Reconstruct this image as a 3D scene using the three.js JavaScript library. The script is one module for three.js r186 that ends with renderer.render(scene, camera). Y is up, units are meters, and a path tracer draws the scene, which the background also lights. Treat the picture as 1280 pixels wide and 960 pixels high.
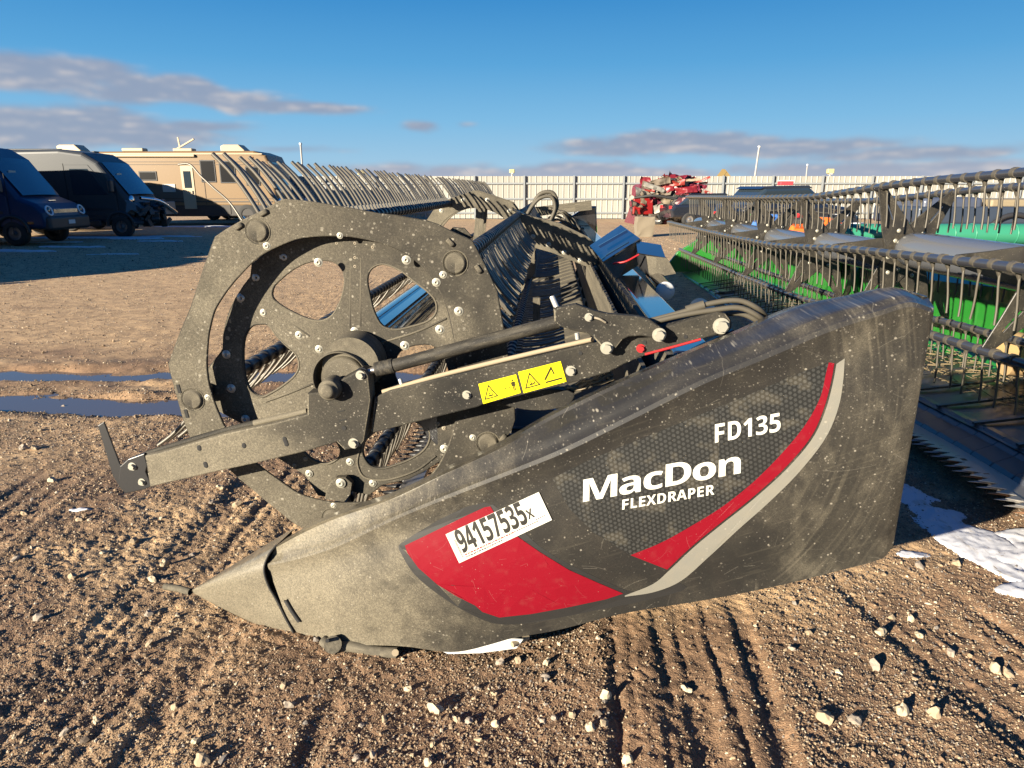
import * as THREE from 'three';
import { mergeGeometries, mergeVertices, toCreasedNormals } from 'three/addons/utils/BufferGeometryUtils.js';
import { RoundedBoxGeometry } from 'three/addons/geometries/RoundedBoxGeometry.js';
import { TessellateModifier } from 'three/addons/modifiers/TessellateModifier.js';
import { FontLoader } from 'three/addons/loaders/FontLoader.js';

// ---------------------------------------------------------------- camera, sky, sun, exposure
const EYE = 1.66, FPX = 870, PITCH = Math.atan2(480 - 236, FPX);
const scene = new THREE.Scene();
const camera = new THREE.PerspectiveCamera(2 * Math.atan(480 / FPX) * 180 / Math.PI, 4 / 3, 0.05, 900);
camera.position.set(0, EYE, 0);
camera.rotation.set(-PITCH, 0, 0);
const renderer = new THREE.WebGLRenderer({ antialias: true });
renderer.toneMapping = THREE.LinearToneMapping;
const EXPOSURE = 3.6;
renderer.toneMappingExposure = EXPOSURE;
renderer.shadowMap.enabled = true;
const SUN_AZ = 47 * Math.PI / 180, SUN_EL = 14.5 * Math.PI / 180;
const sunDir = new THREE.Vector3(-Math.sin(SUN_AZ) * Math.cos(SUN_EL), Math.sin(SUN_EL), Math.cos(SUN_AZ) * Math.cos(SUN_EL));
const sun = new THREE.DirectionalLight(new THREE.Color().setRGB(1.0, 0.885, 0.70), 5);
sun.position.copy(sunDir).multiplyScalar(60); sun.castShadow = true; sun.shadow.radius = 1;
Object.assign(sun.shadow.camera, { left: -40, right: 40, top: 40, bottom: -40, near: 1, far: 160 });
sun.shadow.mapSize.set(4096, 4096);
scene.add(sun);

// ---------------------------------------------------------------- random numbers and noise
function rng(seed) { let a = seed >>> 0; return () => { a = (a + 0x6d2b79f5) | 0; let t = Math.imul(a ^ (a >>> 15), 1 | a); t = (t + Math.imul(t ^ (t >>> 7), 61 | t)) ^ t; return ((t ^ (t >>> 14)) >>> 0) / 4294967296; }; }
function h2(i, j) { let n = Math.imul(i, 374761393) + Math.imul(j, 668265263) | 0; n = Math.imul(n ^ (n >>> 13), 1274126177); return ((n ^ (n >>> 16)) >>> 0) / 4294967296; }
function vn(x, y) {
  const i = Math.floor(x), j = Math.floor(y), fx = x - i, fy = y - j;
  const u = fx * fx * (3 - 2 * fx), v = fy * fy * (3 - 2 * fy);
  const a = h2(i, j), b = h2(i + 1, j), c = h2(i, j + 1), d = h2(i + 1, j + 1);
  return a + (b - a) * u + (c - a) * v + (a - b - c + d) * u * v;
}
function fbm(x, y, o = 4) { let s = 0, a = 0.5, n = 0; for (let k = 0; k < o; k++) { s += a * vn(x, y); n += a; a *= 0.5; x = x * 2.03 + 17.3; y = y * 2.03 + 9.1; } return s / n; }
const clamp = (x, a = 0, b = 1) => Math.min(b, Math.max(a, x));
const sm = (a, b, x) => { const t = clamp((x - a) / (b - a)); return t * t * (3 - 2 * t); };
const lerp = (a, b, t) => a + (b - a) * t;
const srgb = (l) => { l = clamp(l); return Math.round(255 * (l <= 0.0031308 ? 12.92 * l : 1.055 * Math.pow(l, 1 / 2.4) - 0.055)); };
const lin = (c) => { c /= 255; return c <= 0.04045 ? c / 12.92 : Math.pow((c + 0.055) / 1.055, 2.4); };

// ---------------------------------------------------------------- sky: blue air, long grey cloud banks near the horizon
{
  const W = 2048, H = 1024, data = new Float32Array(W * H * 4), R = 180 / Math.PI;
  const stops = [[0, 172, 204, 226], [2, 158, 200, 228], [5, 128, 188, 228], [9, 92, 166, 219], [13.5, 62, 142, 206], [25, 40, 112, 184], [50, 26, 84, 158], [90, 20, 70, 142]]
    .map(([e, r, g, b]) => [e, lin(r), lin(g), lin(b)]);
  // cloud banks as [azimuth, elevation, half width, half height, strength] in degrees; azimuth 0 is -z, to the right positive
  const banks = [[-33, 7.3, 9, 1.2, 1.1], [-24, 6.4, 8, 0.95, 1.1], [-16.5, 5.7, 6, 0.5, 1.1], [-33, 4.1, 12, 1.5, 1.15], [-23, 4.3, 5, 0.5, 0.7], [-7, 4.6, 1.9, 0.5, 0.8], [-3.5, 4.7, 1.4, 0.3, 0.5],
    [12, 3.3, 9, 0.85, 1.2], [18, 3.0, 11, 0.7, 1.1], [8, 2.7, 5, 0.6, 0.7], [28, 2.4, 9, 0.6, 0.9], [-8, 1.4, 9, 0.8, 0.75], [6, 1.2, 14, 0.9, 0.9], [27, 1.3, 14, 1.0, 0.9], [-16, 2.8, 5, 0.35, 0.6]];
  for (let j = 0; j < H; j++) {
    const el = ((j + 0.5) / H - 0.5) * 180;
    for (let i = 0; i < W; i++) {
      const th = ((i + 0.5) / W - 0.5) * 2 * Math.PI;
      let az = th * R + 90; if (az > 180) az -= 360;
      let r, g, b;
      if (el < 0) { r = 0.10; g = 0.085; b = 0.07; }
      else {
        let k = 0; while (k < stops.length - 2 && stops[k + 1][0] < el) k++;
        const A = stops[k], B = stops[k + 1], t = clamp((el - A[0]) / (B[0] - A[0]));
        r = lerp(A[1], B[1], t); g = lerp(A[2], B[2], t); b = lerp(A[3], B[3], t);
        if (el < 16) {
          const warp = (fbm(az * 0.30 + 3, el * 0.9, 3) - 0.5);
          const nz = fbm(az * 0.42 + 40, el * 1.9 + warp * 2, 5), n2 = fbm(az * 0.62 + 7, el * 4.6 + warp * 2, 5);
          let d = 0;
          for (const [ca, ce, wa, we, s] of banks) {
            const da = (az - ca) / wa, de = (el - ce - (fbm(az * 0.25, ca, 2) - 0.5) * we * 1.2) / we, q = da * da + de * de;
            if (q < 4) d = Math.max(d, s * Math.exp(-q * 1.1));
          }
          if (Math.abs(az) > 42) d = Math.max(d, 0.95 * Math.exp(-Math.pow((el - 4 - 3 * (vn(az * 0.05, 3) - 0.5)) / 2.6, 2)) * sm(0.35, 0.65, fbm(az * 0.06 + 9, el * 0.2, 3)));
          const c = sm(0.16, 0.70, d * (0.62 + 1.05 * nz) - 0.15 * (1 - n2));
          const lit = sm(0.35, 0.8, n2 * 0.7 + nz * 0.3);
          const cr = lerp(0.31, 0.62, lit * lit) + 0.10 * (1 - sm(0.5, 2.6, el)), cg = lerp(0.355, 0.57, lit * lit) + 0.07 * (1 - sm(0.5, 2.6, el)), cb = lerp(0.47, 0.57, lit * lit) + 0.05 * (1 - sm(0.5, 2.6, el));
          r = lerp(r, cr, c * 0.86); g = lerp(g, cg, c * 0.86); b = lerp(b, cb, c * 0.86);
        }
      }
      const o = (j * W + i) * 4;
      data[o] = r / EXPOSURE; data[o + 1] = g / EXPOSURE; data[o + 2] = b / EXPOSURE; data[o + 3] = 1;
    }
  }
  const t = new THREE.DataTexture(data, W, H, THREE.RGBAFormat, THREE.FloatType);
  t.mapping = THREE.EquirectangularReflectionMapping; t.magFilter = THREE.LinearFilter; t.minFilter = THREE.LinearFilter; t.needsUpdate = true;
  scene.background = t; scene.environment = t;
}

// ---------------------------------------------------------------- from a pixel of the photograph to a point in the yard
// Both headers lie side by side along one line that runs away from the camera, 3.2 degrees to the right of its view.
// "rig" space: x to the right across that line, y up, z towards the camera; a thing at distance s along the line has z = -s.
const TH = -3.2 * Math.PI / 180, cT = Math.cos(TH), sT = Math.sin(TH), sP = Math.sin(PITCH), cP = Math.cos(PITCH);
function rayW(px, py) { const u = (px - 640) / FPX, v = (py - 480) / FPX; return [u, -sP - v * cP, -cP + v * sP]; }
function rayR(px, py) { const [x, y, z] = rayW(px, py); return [x * cT - z * sT, y, x * sT + z * cT]; }
function L(px, py, s) { const [x, y, z] = rayR(px, py), t = s / -z; return new THREE.Vector2(x * t, EYE + y * t); }
function L3(px, py, s) { const p = L(px, py, s); return new THREE.Vector3(p.x, p.y, -s); }
function G(px, py, y = 0) { const d = rayW(px, py), t = (EYE - y) / -d[1]; return new THREE.Vector3(d[0] * t, y, d[2] * t); }       // on the ground, world space
function D(px, py, z) { const d = rayW(px, py), t = z / d[2]; return new THREE.Vector3(d[0] * t, EYE + d[1] * t, z); }               // at a world depth z
const rigToWorld = (x, y, z) => new THREE.Vector3(x * cT + z * sT, y, -x * sT + z * cT);

// ---------------------------------------------------------------- objects
const taken = new Map();
function numbered(name) { const n = taken.get(name) || 0; taken.set(name, n + 1); return n ? name + '_' + String(n).padStart(3, '0') : name; }
function shadows(o) { o.castShadow = o.receiveShadow = true; return o; }
function tag(o, label, category, group) { o.userData.label = label; o.userData.category = category; if (group) o.userData.group = group; return o; }
const bases = new WeakMap();
function thing(name, label, category, [x, y, z], { turn = 0, group, rig = false } = {}) {
  const o = new THREE.Group(); o.name = numbered(name);
  if (rig) { o.position.copy(rigToWorld(x, y, z)); o.rotation.y = TH; bases.set(o, [x, y, z]); }
  else { o.position.set(x, y, z); o.rotation.y = turn; bases.set(o, [0, 0, 0]); }
  scene.add(o); return tag(o, label, category, group);
}
function part(t, name, geo, m) { const o = shadows(new THREE.Mesh(geo, m)); o.name = name; const b = bases.get(t); o.position.set(-b[0], -b[1], -b[2]); t.add(o); return o; }
function sub(p, name, geo, m) { const o = shadows(new THREE.Mesh(geo, m)); o.name = name; p.add(o); return o; }
function single(name, geo, m, label, category, group) { const o = shadows(new THREE.Mesh(geo, m)); o.name = numbered(name); scene.add(o); return tag(o, label, category, group); }
function struct(name, geo, m) { const o = shadows(new THREE.Mesh(geo, m)); o.name = numbered(name); o.userData.kind = 'structure'; scene.add(o); return o; }
function merge(list) { return mergeGeometries(list.map((g) => { const q = g.index ? g.toNonIndexed() : g; for (const k of Object.keys(q.attributes)) if (!['position', 'normal', 'uv'].includes(k)) q.deleteAttribute(k); return q; })); }
function box(w, h, d, x = 0, y = 0, z = 0, r = 0) { const g = r ? new RoundedBoxGeometry(w, h, d, 2, r) : new THREE.BoxGeometry(w, h, d); g.translate(x, y, z); return g; }
function tube(pts, r, seg = 24, rad = 8, closed = false) { return new THREE.TubeGeometry(new THREE.CatmullRomCurve3(pts.map((p) => p.isVector3 ? p : new THREE.Vector3(...p)), closed), seg, r, rad, closed); }
function rod(a, b, r, rad = 10, r2 = r) {
  const A = a.isVector3 ? a : new THREE.Vector3(...a), B = b.isVector3 ? b : new THREE.Vector3(...b), d = B.clone().sub(A), g = new THREE.CylinderGeometry(r2, r, d.length(), rad);
  g.applyQuaternion(new THREE.Quaternion().setFromUnitVectors(new THREE.Vector3(0, 1, 0), d.clone().normalize())); const c = A.clone().add(B).multiplyScalar(0.5); g.translate(c.x, c.y, c.z); return g;
}
function bar(a, b, w, h) {  // a square bar between two points, h upright
  const A = a.isVector3 ? a : new THREE.Vector3(...a), B = b.isVector3 ? b : new THREE.Vector3(...b), d = B.clone().sub(A), g = new THREE.BoxGeometry(w, h, d.length());
  const m = new THREE.Matrix4().lookAt(new THREE.Vector3(), d.clone().negate(), Math.abs(d.y) > 0.95 * d.length() ? new THREE.Vector3(1, 0, 0) : new THREE.Vector3(0, 1, 0)); g.applyMatrix4(m); const c = A.clone().add(B).multiplyScalar(0.5); g.translate(c.x, c.y, c.z); return g;
}
function shapeOf(pts, smooth = 0) {
  let P = pts; if (smooth) P = new THREE.CatmullRomCurve3(pts.map((p) => new THREE.Vector3(p.x, p.y, 0)), true, 'centripetal').getPoints(pts.length * smooth).slice(0, -1).map((p) => new THREE.Vector2(p.x, p.y));
  return new THREE.Shape(P);
}
// a plate cut to an outline that is traced at distance s; its near face lies at s
function plate(pix, s, thick, { bevel = 0.003, holes = [], smooth = 0, holeSmooth = 3 } = {}) {
  const sh = shapeOf(pix.map(([x, y]) => L(x, y, s)), smooth);
  for (const h of holes) sh.holes.push(new THREE.Path(shapeOf(h.map(([x, y]) => L(x, y, s)), holeSmooth).getPoints()));
  const g = new THREE.ExtrudeGeometry(sh, { depth: Math.max(thick - 2 * bevel, 0.001), bevelEnabled: bevel > 0, bevelThickness: bevel, bevelSize: bevel, bevelOffset: -bevel, bevelSegments: 2, curveSegments: 6 });
  g.translate(0, 0, -s - thick + bevel); return g;
}
function profile(pts, depth, bevel = 0.01, segs = 3, smooth = 0) {  // metres outline, extruded along z, centred
  const g = new THREE.ExtrudeGeometry(shapeOf(pts.map(([x, y]) => new THREE.Vector2(x, y)), smooth), { depth: depth - 2 * bevel, bevelEnabled: bevel > 0, bevelThickness: bevel, bevelSize: bevel, bevelOffset: -bevel, bevelSegments: segs });
  g.translate(0, 0, -depth / 2 + bevel); return g;
}

// ---------------------------------------------------------------- materials
const rgb = (r, g, b) => new THREE.Color().setRGB(r, g, b);
const std = (r, g, b, rough = 0.6, metal = 0, extra = {}) => new THREE.MeshStandardMaterial({ color: rgb(r, g, b), roughness: rough, metalness: metal, ...extra });
const phys = (r, g, b, rough, extra = {}) => new THREE.MeshPhysicalMaterial({ color: rgb(r, g, b), roughness: rough, ...extra });
function tex(w, h, fn, color = true, wrap = true) {
  const d = new Uint8Array(w * h * 4);
  for (let j = 0; j < h; j++) for (let i = 0; i < w; i++) { const c = fn(i, j), o = (j * w + i) * 4; if (color) { d[o] = srgb(c[0]); d[o + 1] = srgb(c[1]); d[o + 2] = srgb(c[2]); } else { d[o] = d[o + 1] = d[o + 2] = Math.round(255 * clamp(c)); } d[o + 3] = 255; }
  const t = new THREE.DataTexture(d, w, h); t.magFilter = THREE.LinearFilter; t.minFilter = THREE.LinearMipmapLinearFilter; t.generateMipmaps = true; if (color) t.colorSpace = THREE.SRGBColorSpace;
  if (wrap) t.wrapS = t.wrapT = THREE.RepeatWrapping; t.needsUpdate = true; return t;
}
// dried mud splashes: a list of round specks laid on a grid of coverage values 0..1
function specks(w, h, n, seed, rmin, rmax, where = () => 1, scratches = 0) {
  const a = new Float32Array(w * h), r = rng(seed), rs = rng(seed + 5);
  for (let k = 0; k < scratches; k++) { // fine scratches: short bent hairlines
    let x = rs() * w, y = rs() * h, an = (rs() < 0.6 ? -0.15 : 1.1) + (rs() - 0.5) * 0.9; const l = 8 + 90 * rs() * rs(), st = 0.15 + 0.5 * rs() * rs(), cv = (rs() - 0.5) * 0.02; for (let t = 0; t < l; t++) { const i = ((Math.floor(x) % w) + w) % w, j = ((Math.floor(y) % h) + h) % h; a[j * w + i] = Math.max(a[j * w + i], st * (0.5 + 0.5 * rs())); x += Math.cos(an); y += Math.sin(an); an += cv; }
  }
  for (let k = 0; k < n; k++) {
    const cx = r() * w, cy = r() * h, rad = rmin + (rmax - rmin) * Math.pow(r(), 6), st = 0.12 + 0.75 * Math.pow(r(), 2.5), el = 0.7 + 0.6 * r(), keep = r();
    if (keep > where(cx / w, cy / h)) continue;
    for (let j = Math.floor(cy - rad - 1); j <= cy + rad + 1; j++) for (let i = Math.floor(cx - rad - 1); i <= cx + rad + 1; i++) {
      const d = Math.hypot((i - cx) * el, j - cy), v = st * clamp(rad + 0.5 - d); if (v > 0) { const o = ((j + h) % h) * w + ((i + w) % w); if (v > a[o]) a[o] = v; }
    }
  }
  return a;
}
const DUST = [0.185, 0.162, 0.118], SPECK = [0.235, 0.215, 0.175];
function dirtyPaint(w, h, mw, mh, base, cover, { n = 3000, seed = 1, rmin = 0.6, rmax = 5, where, dust = DUST, scuff, scratches = 0 } = {}) {
  const sp = specks(w, h, n, seed, rmin, rmax, where, scratches);
  return tex(w, h, (i, j) => {
    const x = i / w * mw, y = j / h * mh;
    const grain = h2(i * 3 + seed, j * 7 + 1), mid = vn(x * 220, y * 220), big = fbm(x * 9 + seed, y * 9, 4);
    let c = cover(x, y, big); c = clamp(c * (0.55 + 0.9 * mid * grain + 0.45 * (grain - 0.5)));
    let q = clamp(c); if (scuff) q = clamp(q + scuff(x, y, grain));
    const t = 0.85 + 0.3 * big, s = clamp(sp[j * w + i]); return [lerp(lerp(base[0], dust[0] * t, q), SPECK[0], s), lerp(lerp(base[1], dust[1] * t, q), SPECK[1], s), lerp(lerp(base[2], dust[2] * t, q), SPECK[2], s)];
  });
}
const T_black = dirtyPaint(1024, 1024, 0.8, 0.8, [0.014, 0.0135, 0.013], (x, y, b) => 0.20 * sm(0.3, 0.8, b) + 0.04, { n: 12000, seed: 5, rmin: 0.5, rmax: 3.2 });
T_black.repeat.set(1 / 0.8, 1 / 0.8);
const T_dusty = dirtyPaint(1024, 1024, 0.8, 0.8, [0.03, 0.028, 0.024], (x, y, b) => 0.50 + 0.6 * (b - 0.5), { n: 4000, seed: 9, rmin: 0.6, rmax: 3.5 });
T_dusty.repeat.set(1 / 0.8, 1 / 0.8);
const M = {
  black: new THREE.MeshPhysicalMaterial({ map: T_black, roughness: 0.6, specularIntensity: 0.35 }),
  dusty: new THREE.MeshPhysicalMaterial({ map: T_dusty, roughness: 0.8, specularIntensity: 0.3 }),
  gloss: phys(0.014, 0.014, 0.015, 0.10, { ior: 1.9, clearcoat: 1, clearcoatRoughness: 0.05 }),
  satin: std(0.016, 0.016, 0.017, 0.38), rubber: std(0.014, 0.014, 0.014, 0.75), plasticBlack: std(0.02, 0.02, 0.022, 0.5),
  zinc: std(0.42, 0.41, 0.38, 0.4, 0.5), steel: std(0.42, 0.40, 0.37, 0.35, 0.85), tine: std(0.11, 0.10, 0.082, 0.42, 0.3),
  tan: std(0.26, 0.21, 0.14, 0.85), greyPoly: phys(0.085, 0.088, 0.095, 0.22, { clearcoat: 0.6, clearcoatRoughness: 0.15 }), green: phys(0.013, 0.13, 0.015, 0.4, { clearcoat: 0.6 }), yellowPaint: std(0.65, 0.45, 0.03, 0.5),
  red: std(0.28, 0.01, 0.012, 0.5), white: std(0.5, 0.5, 0.48, 0.5), glassBlue: phys(0.012, 0.05, 0.085, 0.08, { clearcoat: 1, clearcoatRoughness: 0.03 }), glassDark: phys(0.02, 0.03, 0.04, 0.06, { clearcoat: 1, clearcoatRoughness: 0.03 }), chrome: std(0.7, 0.7, 0.72, 0.15, 1), wire: std(0.06, 0.052, 0.037, 0.7),
};
// ---------------------------------------------------------------- the ground: one sheet of gravelly mud with wheel tracks and water-filled ruts
const track = (x, z, x0, k, hw, pitch, dep, z0, z1) => {
  const d = x - (x0 + k * (z + 2)); if (Math.abs(d) > hw * 1.5) return 0;
  const w = sm(z0, z0 + 0.7, z) * (1 - sm(z1 - 0.6, z1, z)); if (w <= 0) return 0;
  const wob = 0.05 * (fbm(x * 1.5 + 5, z * 1.2, 2) - 0.5) + 0.022 * (fbm(x * 9, z * 7, 2) - 0.5), inn = 1 - sm(hw * 0.85, hw, Math.abs(d)), lip = sm(hw * 0.9, hw * 1.05, Math.abs(d)) * (1 - sm(hw * 1.1, hw * 1.5, Math.abs(d)));
  // tread lines drawn out along the wheel's way: uneven, broken by clods
  const g = 0.65 * vn((d + wob) / pitch * 1.15 + x0 * 7, z * 0.55 + 3) + 0.35 * vn((d + wob) / pitch * 2.7 + 5, z * 1.6 + x0), br = 0.45 + 1.0 * fbm(x * 3 + 3, z * 1.8, 3);
  return w * (inn * (-0.005 + dep * br * 2.4 * (sm(0.2, 0.8, g) - 0.62)) + lip * 0.006 * (0.4 + vn(x * 9, z * 9)));
};
const rutAt = (x, z, z0, hw, a) => { const c = z0 + 0.30 * (fbm(x * 0.9 + z0, 2.5, 4) - 0.5), d = Math.abs(z - c) + 0.30 * hw * (fbm(x * 3.1, z * 5.2 + z0, 3) - 0.5) * 2; return -a * (1 - sm(hw * 0.35, hw, d)) * (0.55 + 0.8 * vn(x * 0.9 + z0 * 3, 1.7)); };
function relief(x, z) {
  const far = Math.hypot(x, z), f = 1 - sm(14, 45, far);
  let h = 0.035 * (fbm(x * 0.22 + 4, z * 0.22, 3) - 0.5) * f;
  h += 0.014 * (fbm(x * 2.3 + 11, z * 2.3 + 3, 3) - 0.5);
  if (far < 14) { const rough = 0.45 + 0.9 * fbm(x * 0.8 + 30, z * 0.8, 2); h += rough * (0.009 * (fbm(x * 11, z * 11, 3) - 0.5) + 0.009 * (vn(x * 38 + 3, z * 38) - 0.5) + 0.007 * (vn(x * 80, z * 80 + 9) - 0.5)); }
  h += track(x, z, 0.62, -0.12, 0.30, 0.060, 0.013, -2.75, 0.5) + track(x, z, -1.36, -0.02, 0.33, 0.060, 0.0055, -4.4, 0.5) + track(x, z, -0.52, -0.10, 0.12, 0.06, 0.008, -2.3, 0.5) + track(x, z, 1.75, 0.15, 0.28, 0.07, 0.010, -3.0, 0.5) + track(x, z, -2.6, 0.05, 0.2, 0.06, 0.005, -4.2, 0);
  if (x > -12 && x < 3.5) { const e = sm(-12, -10, x) * (1 - sm(1.5, 3.5, x)); h += e * (rutAt(x, z, -5.34, 0.36, 0.054) + rutAt(x, z, -6.30, 0.30, 0.054) + rutAt(x, z, -5.8, 0.2, 0.02) + 0.075 * (fbm(x * 2.2 + 8, z * 4.2, 4) - 0.5) * sm(-4.5, -5.1, z) * sm(-7.2, -6.5, z)); }
  return h;
}
{
  const axis = (from, to, fine, grow, end) => { const a = []; for (let v = from; v < to; v += fine) a.push(v); let st = fine, v = to; while (v < end) { a.push(v); st *= grow; v += st; } a.push(end); return a; };
  const xp = axis(0, 2.7, 0.0125, 1.055, 420), xs = [...xp.slice(1).map((v) => -v).reverse(), ...xp];
  const zp = axis(1.15, 3.0, 0.0105, 1.013, 420), zs = [-40, -8, -2, 0.2, 0.8, ...zp].map((v) => -v);
  const nx = xs.length, nz = zs.length, pos = new Float32Array(nx * nz * 3), col = new Float32Array(nx * nz * 3), uv = new Float32Array(nx * nz * 2), idx = [];
  for (let j = 0; j < nz; j++) for (let i = 0; i < nx; i++) {
    const o = j * nx + i, x = xs[i], z = zs[j], h = relief(x, z);
    pos[o * 3] = x; pos[o * 3 + 1] = h; pos[o * 3 + 2] = z; uv[o * 2] = x; uv[o * 2 + 1] = z;
    // damp brown mud with drier tan crust: patches that follow their own noise, ruts soaked
    const n = fbm(x * 0.7 + 2, z * 0.7, 4), n2 = fbm(x * 5, z * 5 + 8, 3);
    let dry = sm(0.36, 0.66, n * 0.75 + n2 * 0.25 + (z < -6.4 ? 0.30 * sm(6.4, 8.5, -z) : -0.02 - 0.11 * sm(3.6, 2.2, -z)));
    const wet = sm(0.25, 0.9, -rutAt(x, z, -5.34, 0.62, 1) - rutAt(x, z, -6.30, 0.5, 1)) * (x > -12 && x < 3.5 ? 1 : 0), tw = sm(-0.02, -0.045, track(x, z, -1.36, -0.02, 0.33, 0.062, 0.016, -5.2, 0.5) * 1.6 + track(x, z, 0.62, -0.12, 0.30, 0.068, 0.026, -2.75, 0.5));
    dry *= 1 - 0.75 * Math.max(wet, 0.8 * tw);
    col[o * 3] = lerp(0.74, 1.64, dry); col[o * 3 + 1] = lerp(0.645, 1.58, dry); col[o * 3 + 2] = lerp(0.60, 1.40, dry);
    if (i < nx - 1 && j < nz - 1) idx.push(o, o + 1, o + nx, o + 1, o + nx + 1, o + nx);
  }
  const g = new THREE.BufferGeometry(); g.setAttribute('position', new THREE.BufferAttribute(pos, 3)); g.setAttribute('color', new THREE.BufferAttribute(col, 3)); g.setAttribute('uv', new THREE.BufferAttribute(uv, 2)); g.setIndex(idx); g.computeVertexNormals();
  const N = 2048, map = tex(N, N, (i, j) => {
    const x = i / N, y = j / N, P = 64;
    const wrapn = (f, k) => { const a = x * f, b = y * f; const u = Math.floor(a), v = Math.floor(b), fx = a - u, fy = b - v, s = fx * fx * (3 - 2 * fx), t = fy * fy * (3 - 2 * fy), m = (n) => ((n % f) + f) % f; return lerp(lerp(h2(m(u) + k, m(v)), h2(m(u + 1) + k, m(v)), s), lerp(h2(m(u) + k, m(v + 1)), h2(m(u + 1) + k, m(v + 1)), s), t); };
    const a = wrapn(24, 1), b = wrapn(96, 301), c = wrapn(320, 977), d = wrapn(1024, 77);
    const t = clamp(0.30 * a + 0.25 * b + 0.30 * c + 0.30 * d - 0.08), q = t * t * (3 - 2 * t);
    const pale = sm(0.80, 0.93, c * 0.6 + d * 0.4);
    return [lerp(lerp(0.085, 0.36, q), 0.44, pale), lerp(lerp(0.056, 0.250, q), 0.345, pale), lerp(lerp(0.034, 0.150, q), 0.235, pale)];
  });
  map.repeat.set(1 / 2.1, 1 / 2.1); map.anisotropy = 8;
  const bump = tex(1024, 1024, (i, j) => 0.55 * h2(i >> 1, j >> 1) + 0.45 * h2(i + 999, j), false); bump.repeat.set(1 / 1.7, 1 / 1.7);
  struct('ground', g, new THREE.MeshStandardMaterial({ map, vertexColors: true, bumpMap: bump, bumpScale: 0.003, roughness: 0.93 }));
  // standing melt water lies in the deepest parts of the ruts
  const wg = new THREE.PlaneGeometry(15, 1.9); wg.rotateX(-Math.PI / 2); wg.translate(-4.5, -0.041, -5.8);
  struct('puddle_water', wg, phys(0.085, 0.067, 0.066, 0.07, { ior: 1.45 }));
}
// snow left lying: low mounds that rise out of the ground where they have not melted
{
  const snowSp = specks(512, 512, 1500, 3, 0.6, 4), snowMat = new THREE.MeshStandardMaterial({ roughness: 0.8, map: tex(512, 512, (i, j) => { const n = fbm(i * 0.03, j * 0.03, 4), d = clamp(snowSp[j * 512 + i] * 1.2 + 0.35 * sm(0.55, 0.8, n)); return [lerp(0.50, 0.22, d), lerp(0.51, 0.17, d), lerp(0.54, 0.115, d)]; }) });
  const snow = (cx, cz, w, d, hgt, seed, cell = 0.03, ang = 0, str = 1) => {
    const nx = Math.ceil(w / cell), nz = Math.ceil(d / cell), g = new THREE.PlaneGeometry(w, d, nx, nz); g.rotateX(-Math.PI / 2); const p = g.attributes.position, ca = Math.cos(ang), sa = Math.sin(ang);
    for (let i = 0; i < p.count; i++) {
      const lx = p.getX(i), lz = p.getZ(i), q = Math.pow(2 * lx / w, 2) + Math.pow(2 * lz / d, 2), x = cx + lx * ca + lz * sa, z = cz - lx * sa + lz * ca;
      const m = (1 - q) * 0.75 + str * 1.6 * (fbm(lx * 2.2 / Math.max(0.5, w * 0.35) + seed, lz * 4.5 / Math.max(0.5, d * 0.6), 4) - 0.5) - 6 * Math.max(0, q - 0.55);
      p.setXYZ(i, x, relief(x, z) + (m > 0 ? hgt * Math.sqrt(m) : m * 0.2) - 0.012 + 0.004 * vn(x * 30, z * 30), z);
    }
    g.computeVertexNormals(); return struct('snow_patch', g, snowMat);
  };
  const at = (px, py) => G(px, py);
  let c;
  snow(2.25, -3.25, 0.46, 1.6, 0.026, 3, 0.014, 0.06, 1.3); snow(2.55, -2.95, 0.85, 0.62, 0.026, 12, 0.014, 0.1, 1.7); snow(2.38, -2.64, 0.75, 0.26, 0.022, 15, 0.014, 0, 1.4); snow(1.9, -2.95, 0.22, 0.1, 0.015, 21, 0.01, 0, 1.2);
  c = at(100, 636); snow(c.x, c.z, 0.17, 0.06, 0.022, 17, 0.008, 0.1, 0.4);
  for (const [px, py, w, d, sd] of [[120, 297, 6, 1.3, 1], [60, 303, 3, 0.8, 2], [20, 314, 3, 0.7, 3], [170, 299, 2.5, 0.5, 4], [265, 283.5, 7, 1.0, 5], [200, 302, 2, 0.35, 6], [90, 309, 2.6, 0.4, 9], [330, 284, 4, 0.9, 10], [215, 296, 3, 0.4, 11], [140, 318, 2, 0.2, 12]]) { c = at(px, py); snow(c.x, c.z, w, d, 0.06, sd * 7, 0.07); }
}
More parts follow.
